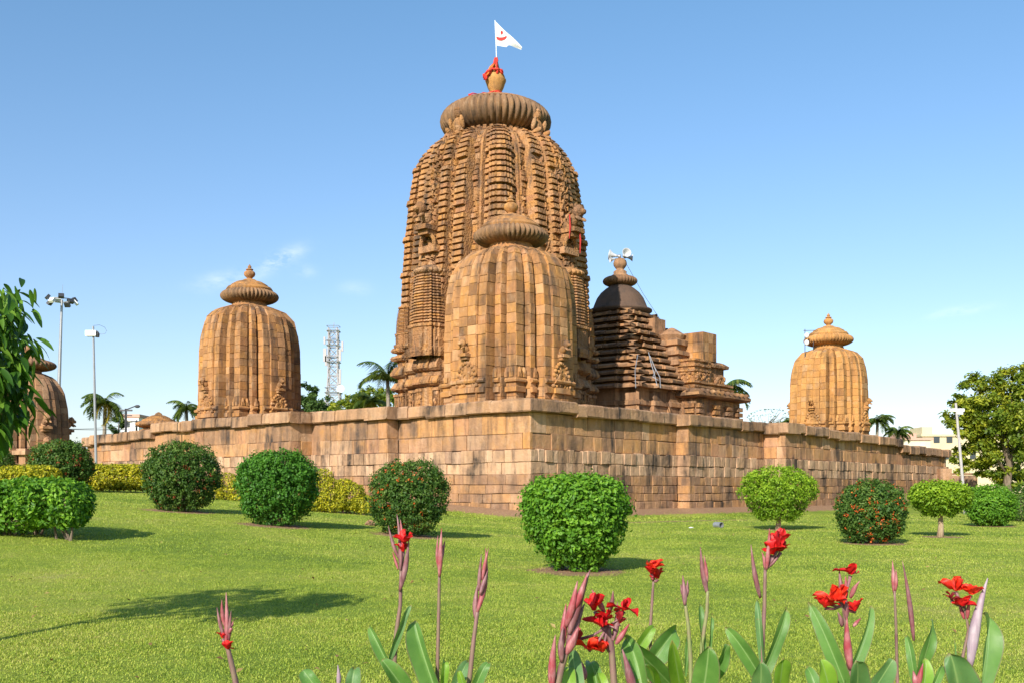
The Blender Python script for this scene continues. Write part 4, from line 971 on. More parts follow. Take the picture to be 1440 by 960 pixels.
def bush(i, spec):
    shp, px, py, hw, hh, eq, mat, fl, n, ls, label = spec
    n = int(n * 2.0); rg = np.random.RandomState(100 + i); d = ground_d(px, py); k = d / F_PX
    x = (px - 720) * k; z = float(gz(x, d)); rw = hw * k * (.91 if shp == 'heart' else .91); H = hh * k * .955; foot = .02 * H
    root = empty('bush', (x, d, z), 0, label, 'bush', 'clipped bushes on the lawn')
    u = dirs(n, rg); zc = H * eq + (.04 * H)      # centre height
    def surf(u, rr):
        up = u[:, 2] > 0
        hr = np.sqrt(np.maximum(0, 1 - u[:, 2] ** 2))
        p = np.empty_like(u)
        az = u[:, :2] / (np.linalg.norm(u[:, :2], axis=1)[:, None] + 1e-9)
        top_e = 2.9 if shp == 'heart' else 2.2
        zn = np.where(up, np.abs(u[:, 2]), np.abs(u[:, 2]))
        prof_up = (1 - zn ** top_e) ** (1 / top_e)
        low = zn
        prof_dn = (1 - low ** 1.55) * (.82 if shp == 'heart' else .72) + (.18 if shp == 'heart' else .28)
        prof_dn = np.where(shp == 'heart', 1 - .62 * low ** 1.7, np.sqrt(np.maximum(0, 1 - (low * .93) ** 2)))
        pr_ = np.where(up, prof_up, prof_dn) * rw
        p[:, :2] = az * pr_[:, None] * rr[:, None]
        p[:, 2] = zc + np.where(up, u[:, 2] * (H - zc), u[:, 2] * (zc - foot)) * rr
        return p
    uz = rg.uniform(-1, 1, n); th = rg.uniform(0, 2 * np.pi, n)
    u = np.stack([np.cos(th) * np.sqrt(1 - uz ** 2), np.sin(th) * np.sqrt(1 - uz ** 2), uz], 1)
    n = int(n); lm = lump(u, i, 3.2) * .09 + lump(u, i + 50, 9) * .085
    nc = n // 10; ci = rg.randint(nc, size=n); uc = u[:nc]; lc = lm[:nc]
    dc = 1 - np.abs(rg.normal(0, .10, nc)) + lc + rg.normal(0, .03, nc); inner = rg.rand(nc) < .3; dc[inner] = rg.uniform(.3, .85, inner.sum()); tall = ~inner & (rg.rand(nc) < .08); dc[tall] += rg.uniform(.02, .13, tall.sum())
    pc = surf(uc, np.clip(dc, .4, 1.15)); pos = pc[ci] + rg.normal(0, ls * .62, (n, 3)); u = uc[ci]
    nr = u * .8 + (pos - pc[ci]) / (ls * 1.2); nr[:, 2] += .45
    tone = np.clip(rg.rand(n) * .45 + rg.rand(nc)[ci] * .35 + .25 * (lump(uc, i + 9, 7)[ci] * .9 + .5) + .1 * u[:, 2], 0, 1)
    pos[:, 2] = np.maximum(pos[:, 2], .02)
    leaves('foliage', pos, nr, ls * 1.08, M[mat], root, rg, .6, tone)
    tk = MB()
    for q in range(5):
        a_ = q * 1.3 + i; tk.tube([(.09 * rw * math.cos(a_), .09 * rw * math.sin(a_), -.05), (.1 * rw * math.cos(a_), .1 * rw * math.sin(a_), .2 * H), (.15 * rw * math.cos(a_), .15 * rw * math.sin(a_), .4 * H)], [.03, .024, .012], 6)
    tk.build('stem', M['bark'], root)
    if fl:
        fm, fn = fl; P_, N_, = [], []
        for _ in range(fn):
            uu = rg.normal(0, 1, 3); uu[1] -= .7; uu[2] -= .15; uu /= np.linalg.norm(uu)
            c = surf(uu[None], np.array([1.0 + float(lump(uu[None], i, 4.5)[0]) * .05]))[0]
            m = rg.randint(5, 12)
            P_.append(c + rg.normal(0, ls * .5, (m, 3))); N_.append(np.tile(uu, (m, 1)))
        o = leaves('blossoms', np.concatenate(P_), np.concatenate(N_), ls * .62, M[fm], root, rg, .8); o['kind'] = 'stuff'
for i, sp in enumerate(BUSH_SPECS): bush(i, sp)

def lolli(i, px, py, hw, hh, label):
    rg = np.random.RandomState(300 + i); d = ground_d(px, py); k = d / F_PX; x = (px - 720) * k; z = float(gz(x, d))
    top = {0: 88, 1: 78}[i] * k; cz = top - hh * k * .5; rw = hw * k
    root = empty('topiary_tree', (x, d, z), 0, label, 'tree', 'lime topiary trees on the lawn')
    n = 17000; th = rg.uniform(0, 2 * np.pi, n); uz = rg.uniform(-1, 1, n); u = np.stack([np.cos(th) * np.sqrt(1 - uz ** 2), np.sin(th) * np.sqrt(1 - uz ** 2), uz], 1)
    dep = np.clip(1 - np.abs(rg.normal(0, .12, n)) + lump(u, 70 + i, 5) * .1 + lump(u, 77 + i, 12) * .05, .3, 1.15)
    inn = rg.rand(n) < .3; dep[inn] = rg.uniform(.3, .85, inn.sum())
    pos = np.empty((n, 3)); h2 = hh * k * .5
    wd = np.where(uz > 0, (1 - np.abs(uz) ** 2.3) ** (1 / 2.3), 1 - .62 * np.abs(uz) ** 1.4) / np.sqrt(np.maximum(1e-4, 1 - uz ** 2))
    pos[:, 0] = u[:, 0] * rw * wd * dep; pos[:, 1] = u[:, 1] * rw * wd * dep; pos[:, 2] = cz + u[:, 2] * h2 * dep
    if i == 0: low = uz < -.2; pos[low, 2] -= (np.abs(uz[low]) - .2) * .12
    nc = n // 10; ci = rg.randint(nc, size=n); pos = pos[ci] + rg.normal(0, .042, (n, 3)); nr = u[ci] * .8 + (pos - pos[ci]) * 0; nr[:, 2] += .4
    tone = np.clip(rg.rand(n) * .5 + rg.rand(nc)[ci] * .35 + .12 + .15 * u[ci][:, 2], 0, 1)
    leaves('crown', pos, nr, .078, M['leaf_lime'], root, rg, .55, tone)
    t_ = MB(); t_.tube([(.0, 0, -.05), (.03, .02, cz * .3), (-.01, 0, cz * .75), (.02, 0, cz)], [.1, .07, .06, .05], 8)
    for q in range(7):
        a_ = q * .9; t_.tube([(0, 0, cz * .55), (.25 * rw * math.cos(a_), .25 * rw * math.sin(a_), cz * .8), (.4 * rw * math.cos(a_), .4 * rw * math.sin(a_), cz * .98)], [.035, .025, .01], 6)
    t_.build('trunk', M['bark_pale'], root, smooth=True)
for i, q in enumerate(LOLLI): lolli(i, *q)

def shrub_box(name, pts, mat, label, cat, n, ls, seed, group=None, stems=True, jit=.12):
    """irregular shrub from several lumps: pts (x,y,z,rx,ry,rz) world"""
    rg = np.random.RandomState(seed); c0 = pts[0]
    root = empty(name, (c0[0], c0[1], float(gz(c0[0], c0[1]))), 0, label, cat, group)
    Ps, Ns = [], []; wt = np.array([q[3] * q[4] + q[3] * q[5] + q[4] * q[5] for q in pts]); wt /= wt.sum()
    for q, w in zip(pts, wt):
        m = int(n * w); u = dirs(m, rg); dep = np.clip(1 - np.abs(rg.normal(0, .13, m)) + lump(u, int(seed + q[0] * 10) % 1000, 5) * jit + lump(u, int(seed + q[0] * 7) % 1000, 11) * jit * .6, .3, 1.25)
        e_ = np.abs(u) ** .8 * np.sign(u)
        p = np.array(q[:3]) + e_ * np.array(q[3:]) * dep[:, None]; Ps.append(p); nn = u.copy(); nn[:, 2] += .4; Ns.append(nn)
    pos = np.concatenate(Ps); nr = np.concatenate(Ns); gl = gz(pos[:, 0], pos[:, 1]); k = pos[:, 2] > gl + .02; pos, nr = pos[k], nr[k]
    pos -= np.array(root.location)
    leaves('foliage', pos, nr, ls, M[mat], root, rg, .5)
    if stems:
        m = MB()
        for _ in range(16):
            q = pts[rg.randint(len(pts))]; a_ = rg.uniform(0, 6.28); r = rg.uniform(0, .32)
            bx, by = q[0] + q[3] * r * math.cos(a_), q[1] + q[4] * r * math.sin(a_); g_ = float(gz(bx, by))
            m.tube([(bx - root.location.x, by - root.location.y, g_ - .03 - root.location.z), (bx - root.location.x + rg.uniform(-.15, .15), by - root.location.y, g_ + q[5] * .5 - root.location.z), (bx - root.location.x + rg.uniform(-.3, .3), by - root.location.y + rg.uniform(-.2, .2), q[2] + q[5] * .7 - root.location.z)], [.025, .018, .008], 5)
        m.build('stem', M['bark'], root)
    return root
# low ragged bush at the left edge
d = ground_d(60, 757); k = d / F_PX
def lumpat(px, py, d, rx, ry, rz): p = P(px, py, d); return (p.x, p.y, p.z, rx, ry, rz)
shrub_box('hedge_bush', [lumpat(20, 712, d + .3, .72, .6, .42), lumpat(76, 706, d + .1, .60, .6, .38), lumpat(50, 700, d + .5, .7, .5, .36), lumpat(98, 716, d, .28, .4, .3), lumpat(-30, 708, d + .3, .5, .6, .42)], 'leaf_bright', 'low ragged bright green bush at the left edge of the lawn', 'bush', 11000, .085, 401)
d = 42.0
shrub_box('yellow_hedge', [lumpat(px, 670, d + .0, .8, .55, .56) for px in range(112, 232, 18)], 'leaf_yellow', 'low clipped yellow hedge along the left wall behind the round bush', 'hedge', 12000, .12, 402, jit=.05)
dd = 37.0
shrub_box('yellow_hedge', [lumpat(px, 672, dd, .7, .6, .5) for px in range(22, 76, 18)], 'leaf_yellow', 'yellow shrub row in front of the outer shrine between two dark bushes', 'hedge', 5000, .11, 403)
dd = ground_d(310, 702)
shrub_box('yellow_shrub', [lumpat(px, py, dd, .45, .45, .5) for px, py in ((300, 690), (318, 682), (336, 692))], 'leaf_yellow', 'yellow shrub glimpsed between the two left round bushes', 'shrub', 3500, .085, 404, 'yellow shrubs before the left wall')
dd = ground_d(452, 719)
shrub_box('yellow_shrub', [lumpat(452, 693, dd, .62, .5, .60), lumpat(438, 706, dd, .55, .5, .35), lumpat(468, 702, dd, .5, .5, .4), lumpat(455, 672, dd, .3, .3, .32)], 'leaf_yellow', 'taller yellow shrub touching the flowerless mid green bush', 'shrub', 6000, .075, 405, 'yellow shrubs before the left wall')
dd = ground_d(492, 722)
shrub_box('yellow_shrub', [lumpat(492, 697, dd, .50, .5, .46), lumpat(510, 708, dd, .42, .4, .3), lumpat(484, 683, dd, .3, .3, .24)], 'leaf_yellow', 'lower yellow shrub beside the orange-flowered bush', 'shrub', 5000, .075, 406, 'yellow shrubs before the left wall')
dd = 40.0
shrub_box('flowering_shrub', [lumpat(1440, 712, dd, .75, .6, .55), lumpat(1455, 700, dd + 1, .9, .7, .7)], 'leaf_dark', 'dull reddish-green shrub cut by the right photo edge behind the globe bush', 'shrub', 4000, .1, 407)

# trees
def tree(name, base, lumps, mat, n, ls, label, seed, trunk=None, limbs=(), group=None, asp=.5, bk='bark'):
    rg = np.random.RandomState(seed); base = Vector(base)
    root = empty(name, base, 0, label, 'tree', group)
    vol = np.array([q[3] * q[4] * q[5] for q in lumps]) ** .67; vol /= vol.sum(); Ps, Ns, Ts = [], [], []
    for q, w in zip(lumps, vol):
        m = int(n * w); nc = max(6, m // 70); cu = dirs(nc, rg) * rg.uniform(.35, 1.0, nc)[:, None] ** .5
        ci = rg.randint(nc, size=m); u = cu[ci] + rg.normal(0, .13, (m, 3))
        Ps.append(np.array(q[:3]) + u * np.array(q[3:])); nn = u * .6; nn[:, 2] += .7; Ns.append(nn); Ts.append(np.clip(rg.rand(nc)[ci] * .55 + rg.rand(m) * .5, 0, 1))
    pos = np.concatenate(Ps) - np.array(base)
    leaves('crown', pos, np.concatenate(Ns), ls, M[mat], root, rg, asp, np.concatenate(Ts), spread=.6)
    t_ = MB()
    if trunk: t_.tube([Vector(p) - base for p, r in trunk], [r for p, r in trunk], 9)
    for lb in limbs: t_.tube([Vector(p) - base for p, r in lb], [r for p, r in lb], 7)
    if t_.v: t_.build('trunk', M[bk], root, smooth=True)
    return root
d = 62.0
def L(px, py, dd, r, rz=None): p = P(px, py, d + dd); return (p.x, p.y, p.z, r, r, rz or r * .8)
tree('broadleaf_tree', P(1418, 706, d), [L(1352, 585, 0, 1.05), L(1382, 550, 0, 1.35), L(1415, 545, 1, 1.5), L(1400, 580, -1, 1.6), L(1445, 555, 0, 1.6), L(1430, 595, -1, 1.5), L(1370, 608, .5, 1.0), L(1385, 632, 1, 1.2), L(1350, 645, 1.5, .6), L(1410, 640, 0, 1.2), L(1465, 590, 0, 1.6), L(1340, 568, 0, .7), L(1400, 660, 1, 1.2, .7), L(1440, 530, 0, 1.2), L(1360, 570, 0, 1.0), L(1425, 670, 1, 1.3, .7), L(1380, 590, 0, 1.4), L(1355, 600, 0, .9), L(1440, 620, 1, 1.5), L(1356, 640, 1, .9), L(1372, 660, 1, 1.0, .7), L(1392, 610, 0, 1.4)], 'leaf_tree', 28000, .25,
     'leafy yellow-green tree rising beyond the right end of the wall', 501,
     [(P(1418, 712, d), .3), (P(1416, 680, d), .24), (P(1420, 650, d), .2), (P(1405, 600, d), .14), (P(1395, 560, d), .06)], [[(P(1418, 655, d), .13), (P(1432, 610, d), .1), (P(1448, 560, d), .04)], [(P(1416, 665, d), .1), (P(1390, 630, d), .07), (P(1365, 600, d), .03)], [(P(1412, 615, d), .09), (P(1425, 580, d), .06), (P(1420, 545, d), .03)]])
d = 70.0
tree('broadleaf_tree', P(1450, 700, d), [L(1450, 650, 0, 1.6), L(1428, 660, 0, 1.2), L(1475, 630, 0, 1.6), L(1440, 685, 0, 1.2, .7)], 'leaf_far', 5000, .26, 'darker tree filling the gap under the big yellow-green tree', 502, [(P(1450, 710, d), .25), (P(1452, 640, d), .1)])
d = 105.0
tree('distant_tree', P(436, 660, d), [L(428, 552, 0, 1.3), L(418, 570, 0, 1.5), L(448, 568, 0, 1.5), L(440, 585, 0, 2.0), L(460, 580, 0, 1.0)], 'leaf_far', 6000, .34, 'dark round distant tree just right of the left shrine', 503, [(P(436, 660, d), .35), (P(436, 570, d), .15)])
d = 96.0
tree('distant_tree', P(520, 660, d), [L(500, 563, 0, 1.3, .9), L(525, 560, 0, 1.4, 1.1), L(480, 572, 0, 1.2, .8), L(545, 560, 0, 1.3, 1.0), L(558, 566, 0, 1.2), L(510, 575, 0, 1.6, .9)], 'leaf_tree', 10000, .3, 'wide low distant tree below the tall palm left of great tower', 504, [(P(520, 660, d), .3), (P(520, 575, d), .12)])
d = 98.0
tree('conical_tree', P(167, 650, d), [L(167, 600, 0, .9, 1.0), L(167, 590, 0, .5, .8)], 'leaf_far', 1500, .22, 'small conical dark tree beside the power pole above the wall', 505, [(P(167, 650, d), .15), (P(167, 595, d), .05)])
d = 95.0
rg = np.random.RandomState(8)
def bare_tree():
    base = P(1082, 660, d); root = empty('bare_tree', base, 0, 'thin almost bare twiggy tree above the wall right of the porch', 'tree')
    m = MB(); m.tube([(0, 0, 0), (.05, 0, 3.0), (0, 0, 4.6)], [.12, .08, .04], 6)
    for k in range(26):
        a_ = R.uniform(0, 6.28); l = R.uniform(1.0, 2.4); z0 = R.uniform(3.2, 4.5)
        m.tube([(0, 0, z0), (l * .5 * math.cos(a_), l * .5 * math.sin(a_), z0 + .5), (l * math.cos(a_), l * math.sin(a_), z0 + R.uniform(.6, 1.5))], [.03, .02, .01], 4)
    m.build('trunk', M['bark'], root)
    n = 160; u = dirs(n, rg) * np.array([2.0, 2.0, .7]); leaves('crown', u + np.array([0, 0, 5.0]), dirs(n, rg), .2, M['leaf_far'], root, rg)
bare_tree()

def palm(px, py, d, r_px, label, seed, trunk_px=0, mat='palm', old=0, nfr=26, base_z=1.0, up=0.0):
    rg = np.random.RandomState(seed); c = P(px, py, d); k = d / F_PX; rl = r_px * k * 1.32
    b = Vector((c.x + trunk_px * k, d, base_z)); root = empty('coconut_palm', b, 0, label, 'palm', 'coconut palms beyond the wall')
    t_ = MB(); h = c.z - base_z; tx = -trunk_px * k
    t_.tube([(0, 0, -.3), (tx * .25, 0, h * .35), (tx * .7, 0, h * .7), (tx, 0, h)], [.26, .19, .16, .15], 8); t_.build('trunk', M['palm_bark'], root, smooth=True)
    for grp, cnt, mt in (('crown', nfr - old, mat), ('dry_fronds', old, 'palm_old')):
        if not cnt: continue
        V, F, T = [], [], []; q = 0
        for f in range(cnt):
            az = rg.uniform(0, 6.28) if f > 2 else f * 2.1; el = rg.uniform(-.35, 1.25) + up if grp == 'crown' else rg.uniform(-1.0, -.3)
            ln = rl * rg.uniform(.8, 1.12); dx, dy = math.cos(az), math.sin(az); ns = 15
            pts = []; e_ = el; x = 0.; z = 0.
            for s in range(ns + 1):
                pts.append((x, z)); e_ -= (1.5 + .5 * (el > .5)) / ns; x += math.cos(e_) * ln / ns; z += math.sin(e_) * ln / ns
            for s in range(1, ns + 1):
                fr = s / ns; wl_ = ln * .34 * math.sin(math.pi * min(1, fr * .85 + .12)) ** .7
                for sd in (-1, 1):
                    for half in (0, .5):
                        (xa, za), (xb, zb) = pts[s - 1], pts[s]
                        xm, zm = xa + (xb - xa) * half, za + (zb - za) * half
                        o = Vector((xm * dx + tx, xm * dy, zm + h)); w = .06 + .03 * rg.rand()
                        tipv = o + Vector((-dy * sd * wl_ * .72 + dx * wl_ * .45, dx * sd * wl_ * .72 + dy * wl_ * .45, -wl_ * rg.uniform(.3, .65)))
                        al = Vector((dx, dy, 0)) * w
                        V += [o - al, o + al, tipv]; F.append((q, q + 1, q + 2)); T.append(rg.rand()); q += 3
                (xa, za), (xb, zb) = pts[s - 1], pts[s]; w = .035
                V += [Vector((xa * dx + tx - dy * w, xa * dy + dx * w, za + h)), Vector((xa * dx + tx + dy * w, xa * dy - dx * w, za + h)), Vector((xb * dx + tx, xb * dy, zb + h))]; F.append((q, q + 1, q + 2)); T.append(.8); q += 3
        mesh_np(grp, np.array([tuple(v) for v in V]), np.array(F), M[mt], root, tone=np.array(T))
palm(148, 563, 92, 29, 'coconut palm with full round crown, leftmost, beside the thin camera pole', 601, -3, old=6, nfr=32)
palm(262, 572, 100, 22, 'coconut palm peeking out behind the left side of left shrine', 602, 4)
palm(545, 530, 85, 42, 'tallest palm tuft with upright fronds against the great tower base', 603, 4, up=.5, nfr=26)
palm(522, 563, 92, 32, 'yellowed palm low between lattice mast and great tower', 604, 0, old=8, nfr=26)
palm(470, 585, 90, 26, 'low dark palm in front of the lattice mast', 605, 0, nfr=14, up=.4)
palm(1018, 545, 80, 36, 'palm drooping behind the right side of the porch', 606, -2, nfr=20)
palm(1234, 590, 110, 20, 'palm close against the right flank of the yellow shrine', 607, -3)
palm(1263, 606, 112, 18, 'lowest small palm between the yellow shrine and beige building', 608, 1)
palm(1110, 590, 105, 14, 'palm tip just left of the yellow shrine', 609, 0, nfr=14)

# near sapling with hanging large leaves at the left edge
def near_tree():
    rg = np.random.RandomState(44); base = Vector((-4.6, 6.9, float(gz(-4.6, 6.9))))
    root = empty('sapling', base, 0, 'young tree reaching in from the left edge with long drooping leaves', 'tree')
    m = MB(); m.tube([(0, 0, -.05), (.05, .05, .7), (-.02, .1, 1.4), (.05, .12, 2.3), (.1, .1, 3.0)], [.05, .045, .04, .03, .012], 8)
    tips = []
    ends = [(.72, .15, 2.6), (1.1, .2, 2.05), (1.22, .1, 1.8), (1.05, .25, 1.75), (.7, -.1, 2.35), (.85, 0, 1.95), (.8, .2, 1.7), (1.0, .1, 2.0), (-.4, .3, 2.5), (.0, .5, 2.6), (-.3, -.2, 1.9), (.2, .4, 1.7), (.1, .1, 2.75), (-.1, .3, 2.2), (.35, .5, 2.2)]
    for ex in ends:
        z0 = max(.9, ex[2] - .65); a_ = Vector((0, .1, z0)); b_ = Vector(ex); md = (a_ + b_) / 2 + Vector((0, 0, .15)); m.tube([a_, md, b_], [.018, .011, .004], 5)
        for s in range(5): tips.append((md.lerp(b_, s / 4), (b_ - md).normalized()))
    for _ in range(250):
        uu = rg.normal(0, 1, 3); uu /= np.linalg.norm(uu); rr_ = rg.rand() ** .4 * (1 + .22 * math.sin(uu[2] * 9 + uu[0] * 4))
        q = P(-14 - 30 * max(0, uu[2]) + 58 * uu[0] * rr_, 508 + 116 * uu[2] * rr_, 6.95 + .32 * uu[1] * rr_) - base
        tips.append((q, Vector((uu[0], uu[1], -.4)).normalized()))
    for _ in range(120):
        uu = rg.normal(0, 1, 3); uu /= np.linalg.norm(uu); rr_ = rg.rand() ** .5
        tips.append((Vector((-.05 + .62 * uu[0] * rr_, .15 + .5 * uu[1] * rr_, 2.2 + .75 * uu[2] * rr_)), Vector((uu[0], uu[1], -.4)).normalized()))
    m.build('trunk', M['bark'], root, smooth=True)
    V, F, T = [], [], []
    for (c, dr) in tips:
        for k in range(6):
            a_ = rg.uniform(0, 6.28); o = c + Vector((rg.normal(0, .05), rg.normal(0, .07), rg.normal(0, .05)))
            ln = rg.uniform(.055, .15); w = ln * .36; dv = (dr * .5 + Vector((math.cos(a_) * .7, math.sin(a_) * .7, -rg.uniform(-.2, .9)))).normalized()
            sd = dv.cross(Vector((rg.normal(0, .5), rg.normal(0, .5), 1))).normalized(); nn = sd.cross(dv); b = len(V); tone = rg.rand()
            for s in range(6):
                f = s / 5; wd = w * .5 * math.sin(math.pi * min(1, f * .92 + .05)) ** .75; cc = o + dv * ln * f + Vector((0, 0, -.05 * f * f))
                V += [cc - sd * wd + nn * wd * .35, cc, cc + sd * wd + nn * wd * .35]
            for s in range(5):
                for j in range(2): q = b + s * 3 + j; F.append((q, q + 1, q + 4, q + 3)); T.append(tone)
    mesh_np('crown', np.array([tuple(v) for v in V]), np.array(F), M['leaf_mango'], root, tone=np.array(T), smooth=True)
near_tree()

# ------------------------------------------------------------------ poles, masts, buildings
def poles():
    # camera pole, left
    d = 50.0; b = P(136, 672, d); b.z = float(gz(b.x, b.y)); t_ = P(131, 459, d); root = empty('camera_pole', b, 0, 'thin leaning grey pole with a white box near its top, left', 'pole')
    m = MB(); v = t_ - b; m.tube([(0, 0, -.2), v * .5, v], [.07, .06, .05], 8); m.build('pole', M['steel'], root)
    m = MB(); c = P(129, 469, d) - b; m.box(tuple(c), (.52, .35, .27)); m.build('equipment_box', M['white'], root)
    m = MB(); c = P(137, 470, d) - b; m.lathe([(.09, -.15), (.11, 0), (.07, .1)], 10, tuple(c)); m.build('lamp', M['darkmetal'], root)
    m = MB(); m.tube([P(x, y, d) - b for x, y in ((131, 458), (140, 457), (147, 460), (150, 465), (148, 469), (142, 470), (138, 468))], .008, 5); m.build('cable', M['darkmetal'], root)
    # right pole
    d = 52.0; b = P(1358, 712, d); b.z = float(gz(b.x, b.y)) - .05; t_ = P(1344, 566, d); root = empty('camera_pole', b, 0, 'pale leaning pole with small cameras in front of the right tree', 'pole')
    m = MB(); v = t_ - b; m.tube([(0, 0, -.1), v * .5, v], [.085, .075, .06], 8); m.build('pole', M['mast'], root)
    for (x, y) in ((1341, 576), (1351, 576), (1349, 580)):
        m = MB(); m.box(tuple(P(x, y, d) - b), (.32, .2, .16), .3); m.build('camera', M['white'], root)
    # floodlight mast
    d = 105.0; b = P(78, 700, d); b.z = float(gz(b.x, d)); t_ = P(87, 422, d); root = empty('floodlight_mast', b, 0, 'tall slender floodlight mast with a ring of lamps at upper left', 'mast')
    v = t_ - b; m = MB(); m.tube([(0, 0, -.2), v * .5, v], [.28, .2, .12], 10); m.build('pole', M['steel'], root)
    m = MB(); n = 9
    ring = [v + Vector((1.25 * math.cos(q * 2 * math.pi / 24), 1.25 * math.sin(q * 2 * math.pi / 24), -.0)) for q in range(25)]; m.tube(ring, .05, 5)
    for q in range(3): a_ = q * 2.094; m.tube([v + Vector((0, 0, -.3)), v + Vector((1.25 * math.cos(a_), 1.25 * math.sin(a_), 0))], .05, 5)
    m.tube([v, v + Vector((.1, 0, 1.6))], .02, 4); m.build('carrier_ring', M['steel'], root)
    for q in range(n):
        a_ = q * 2 * math.pi / n + .2; c = v + Vector((1.35 * math.cos(a_), 1.35 * math.sin(a_), (.18 if q % 2 else -.25))); m = MB()
        m.box(tuple(c), (.3, .55, .5), a_, mat=Matrix.Rotation(a_, 3, 'Z') @ Matrix.Rotation(-.7, 3, 'Y') @ Matrix.Rotation(-a_, 3, 'Z')); m.build('floodlight', M['darkmetal'] if q % 3 else M['white'], root)
    # telecom mast
    d = 165.0; k = d / F_PX; c = P(469, 600, d); root = empty('telecom_mast', (c.x, d, 0), 0, 'white lattice telecom mast with antennas between left shrine and great tower', 'mast')
    zt = EYE + (HOR - 462) * k
    def hwid(z): return float(np.interp(z, [0, 14, zt - 8, zt], [1.5, 1.25, .78, .72]))
    m = MB(); lv = list(np.linspace(0, zt, 19)); cs = [(1, 1), (-1, 1), (-1, -1), (1, -1)]
    for s in cs: m.tube([(s[0] * hwid(z), s[1] * hwid(z), z) for z in lv], .11, 5)
    for j in range(len(lv) - 1):
        for q in range(4):
            s0, s1 = cs[q], cs[(q + 1) % 4]; h0, h1 = hwid(lv[j]), hwid(lv[j + 1]); A0, A1 = (s0[0] * h0, s0[1] * h0, lv[j]), (s1[0] * h1, s1[1] * h1, lv[j + 1])
            B0, B1 = (s1[0] * h0, s1[1] * h0, lv[j]), (s0[0] * h1, s0[1] * h1, lv[j + 1]); m.tube([A0, A1], .055, 4); m.tube([B0, B1], .055, 4); m.tube([A0, B0], .06, 4)
    m.tube([(0, 0, zt), (.1, 0, zt + 1.0)], .05, 4); m.build('lattice', M['mast'], root)
    for (dx, py, w, h) in ((-1.25, 500, .5, 2.2), (1.2, 500, .4, 1.9), (1.6, 488, .3, 1.6), (-1.3, 480, .3, 1.2), (1.2, 530, .35, 2.4), (-1.5, 570, .5, 1.4), (-1.05, 508, .3, 1.6)):
        m = MB(); m.box((dx, -.9, EYE + (HOR - py) * k), (w, .25, h)); m.tube([(dx, -.9, EYE + (HOR - py) * k), (0, -.6, EYE + (HOR - py) * k)], .05, 4); m.build('antenna_panel', M['mast'], root)
    m = MB(); m.lathe([(.1, -.25), (.6, 0), (.62, .04), (.5, -.02)], 16, (1.4, -1.6, EYE + (HOR - 547) * k), mat=Matrix.Rotation(math.pi / 2, 4, 'X')); m.build('dish', M['white'], root)
    m = MB()
    for py in (466, 486, 509, 552):
        z = EYE + (HOR - py) * k; h = hwid(z) + .25
        for q in range(4):
            s0, s1 = cs[q], cs[(q + 1) % 4]; m.tube([(s0[0] * h, s0[1] * h, z), (s1[0] * h, s1[1] * h, z)], .09, 4); m.tube([(s0[0] * h, s0[1] * h, z + .8), (s1[0] * h, s1[1] * h, z + .8)], .05, 4)
    m.build('platform_rail', M['steel'], root)
    # power poles and line
    for (px, py, d, lb, arm) in ((177, 574, 88, 'dark power pole with a crossarm and lamp right of the left palm', 9), (192, 590, 100, 'lower power pole crossarm just left of the low shrine', 8)):
        c = P(px, py, d); root = empty('power_pole', (c.x, d, 1.0), 0, lb, 'pole', 'power poles beyond the wall'); m = MB(); h = c.z - 1.0; kk = d / F_PX
        m.tube([(0, 0, 0), (0, 0, h)], .1, 6); m.build('pole', M['darkmetal'], root)
        m = MB(); m.box((0, 0, h - .15), (arm * 2 * kk, .12, .14)); m.box((.2, 0, h - .6), (arm * 1.2 * kk, .1, .1)); m.build('crossarm', M['darkmetal'], root)
        if arm == 9:
            m = MB(); m.tube([(0, 0, h - .1), (.9, 0, h + .25)], .05, 5); m.blob((1.0, 0, h + .2), (.25, .15, .14), n=8, m=6); m.build('street_lamp_head', M['darkmetal'], root)
    m = MB(); a_ = P(-40, 582, 86); b_ = P(177, 603, 88)
    m.tube([a_.lerp(b_, s / 10) + Vector((0, 0, -.5 * math.sin(math.pi * s / 10))) for s in range(11)], .025, 4); tag(m.build('power_line', M['darkmetal']), 'single dark power line sagging behind the outer shrine to the power pole', 'cable')
    a_ = P(60, 601, 90); b_ = P(192, 594, 100); m = MB(); m.tube([a_.lerp(b_, s / 8) + Vector((0, 0, -.3 * math.sin(math.pi * s / 8))) for s in range(9)], .018, 4); tag(m.build('power_line', M['steel']), 'fainter higher power line between the outer shrine and lower pole', 'cable')
    # aerial wire from the loudspeakers
    a_ = P(880, 370, 66.5); b_ = P(930, 452, 64.5); m = MB(); m.tube([a_, a_.lerp(b_, .5) + Vector((0, 0, -.15)), b_], .012, 4); tag(m.build('speaker_wire', M['darkmetal']), 'thin wire running down from the loudspeakers to the hall roof', 'wire')
    # loose pale wires on the hall roof
    m = MB()
    for (pts) in (((894, 545), (893, 520), (897, 498)), ((912, 495), (916, 512), (921, 528), (924, 542)), ((914, 500), (922, 520), (918, 530), (926, 534)), ((929, 545), (928, 530), (920, 515))):
        m.tube([P(x, y, 58.2 + (545 - y) * .03) for x, y in pts], .025, 4)
    tag(m.build('loose_wire', M['steel']), 'pale loose wires trailing over the lit hall roof tiers', 'wire')
    # aerial on the right shrine
    c = P(1132, 505, 74); root = empty('lightning_aerial', (c.x, c.y, c.z), 0, 'thin mast with small white floodlights on the yellow shrine shoulder', 'aerial'); kk = 74 / F_PX; m = MB()
    m.tube([(0, 0, -.4), (0, 0, 42 * kk)], .03, 5); m.tube([(-.1, 0, 40 * kk), (1.0, .2, 41 * kk)], .02, 4); m.tube([(.6, 0, -.2), (.65, .1, 1.3)], .03, 5); m.build('rod', M['darkmetal'], root)
    for z in (33 * kk, 23 * kk): m = MB(); m.blob((.1, -.1, z), (.18, .14, .2), n=10, m=7); m.build('lamp', M['white'], root, smooth=True)
poles()

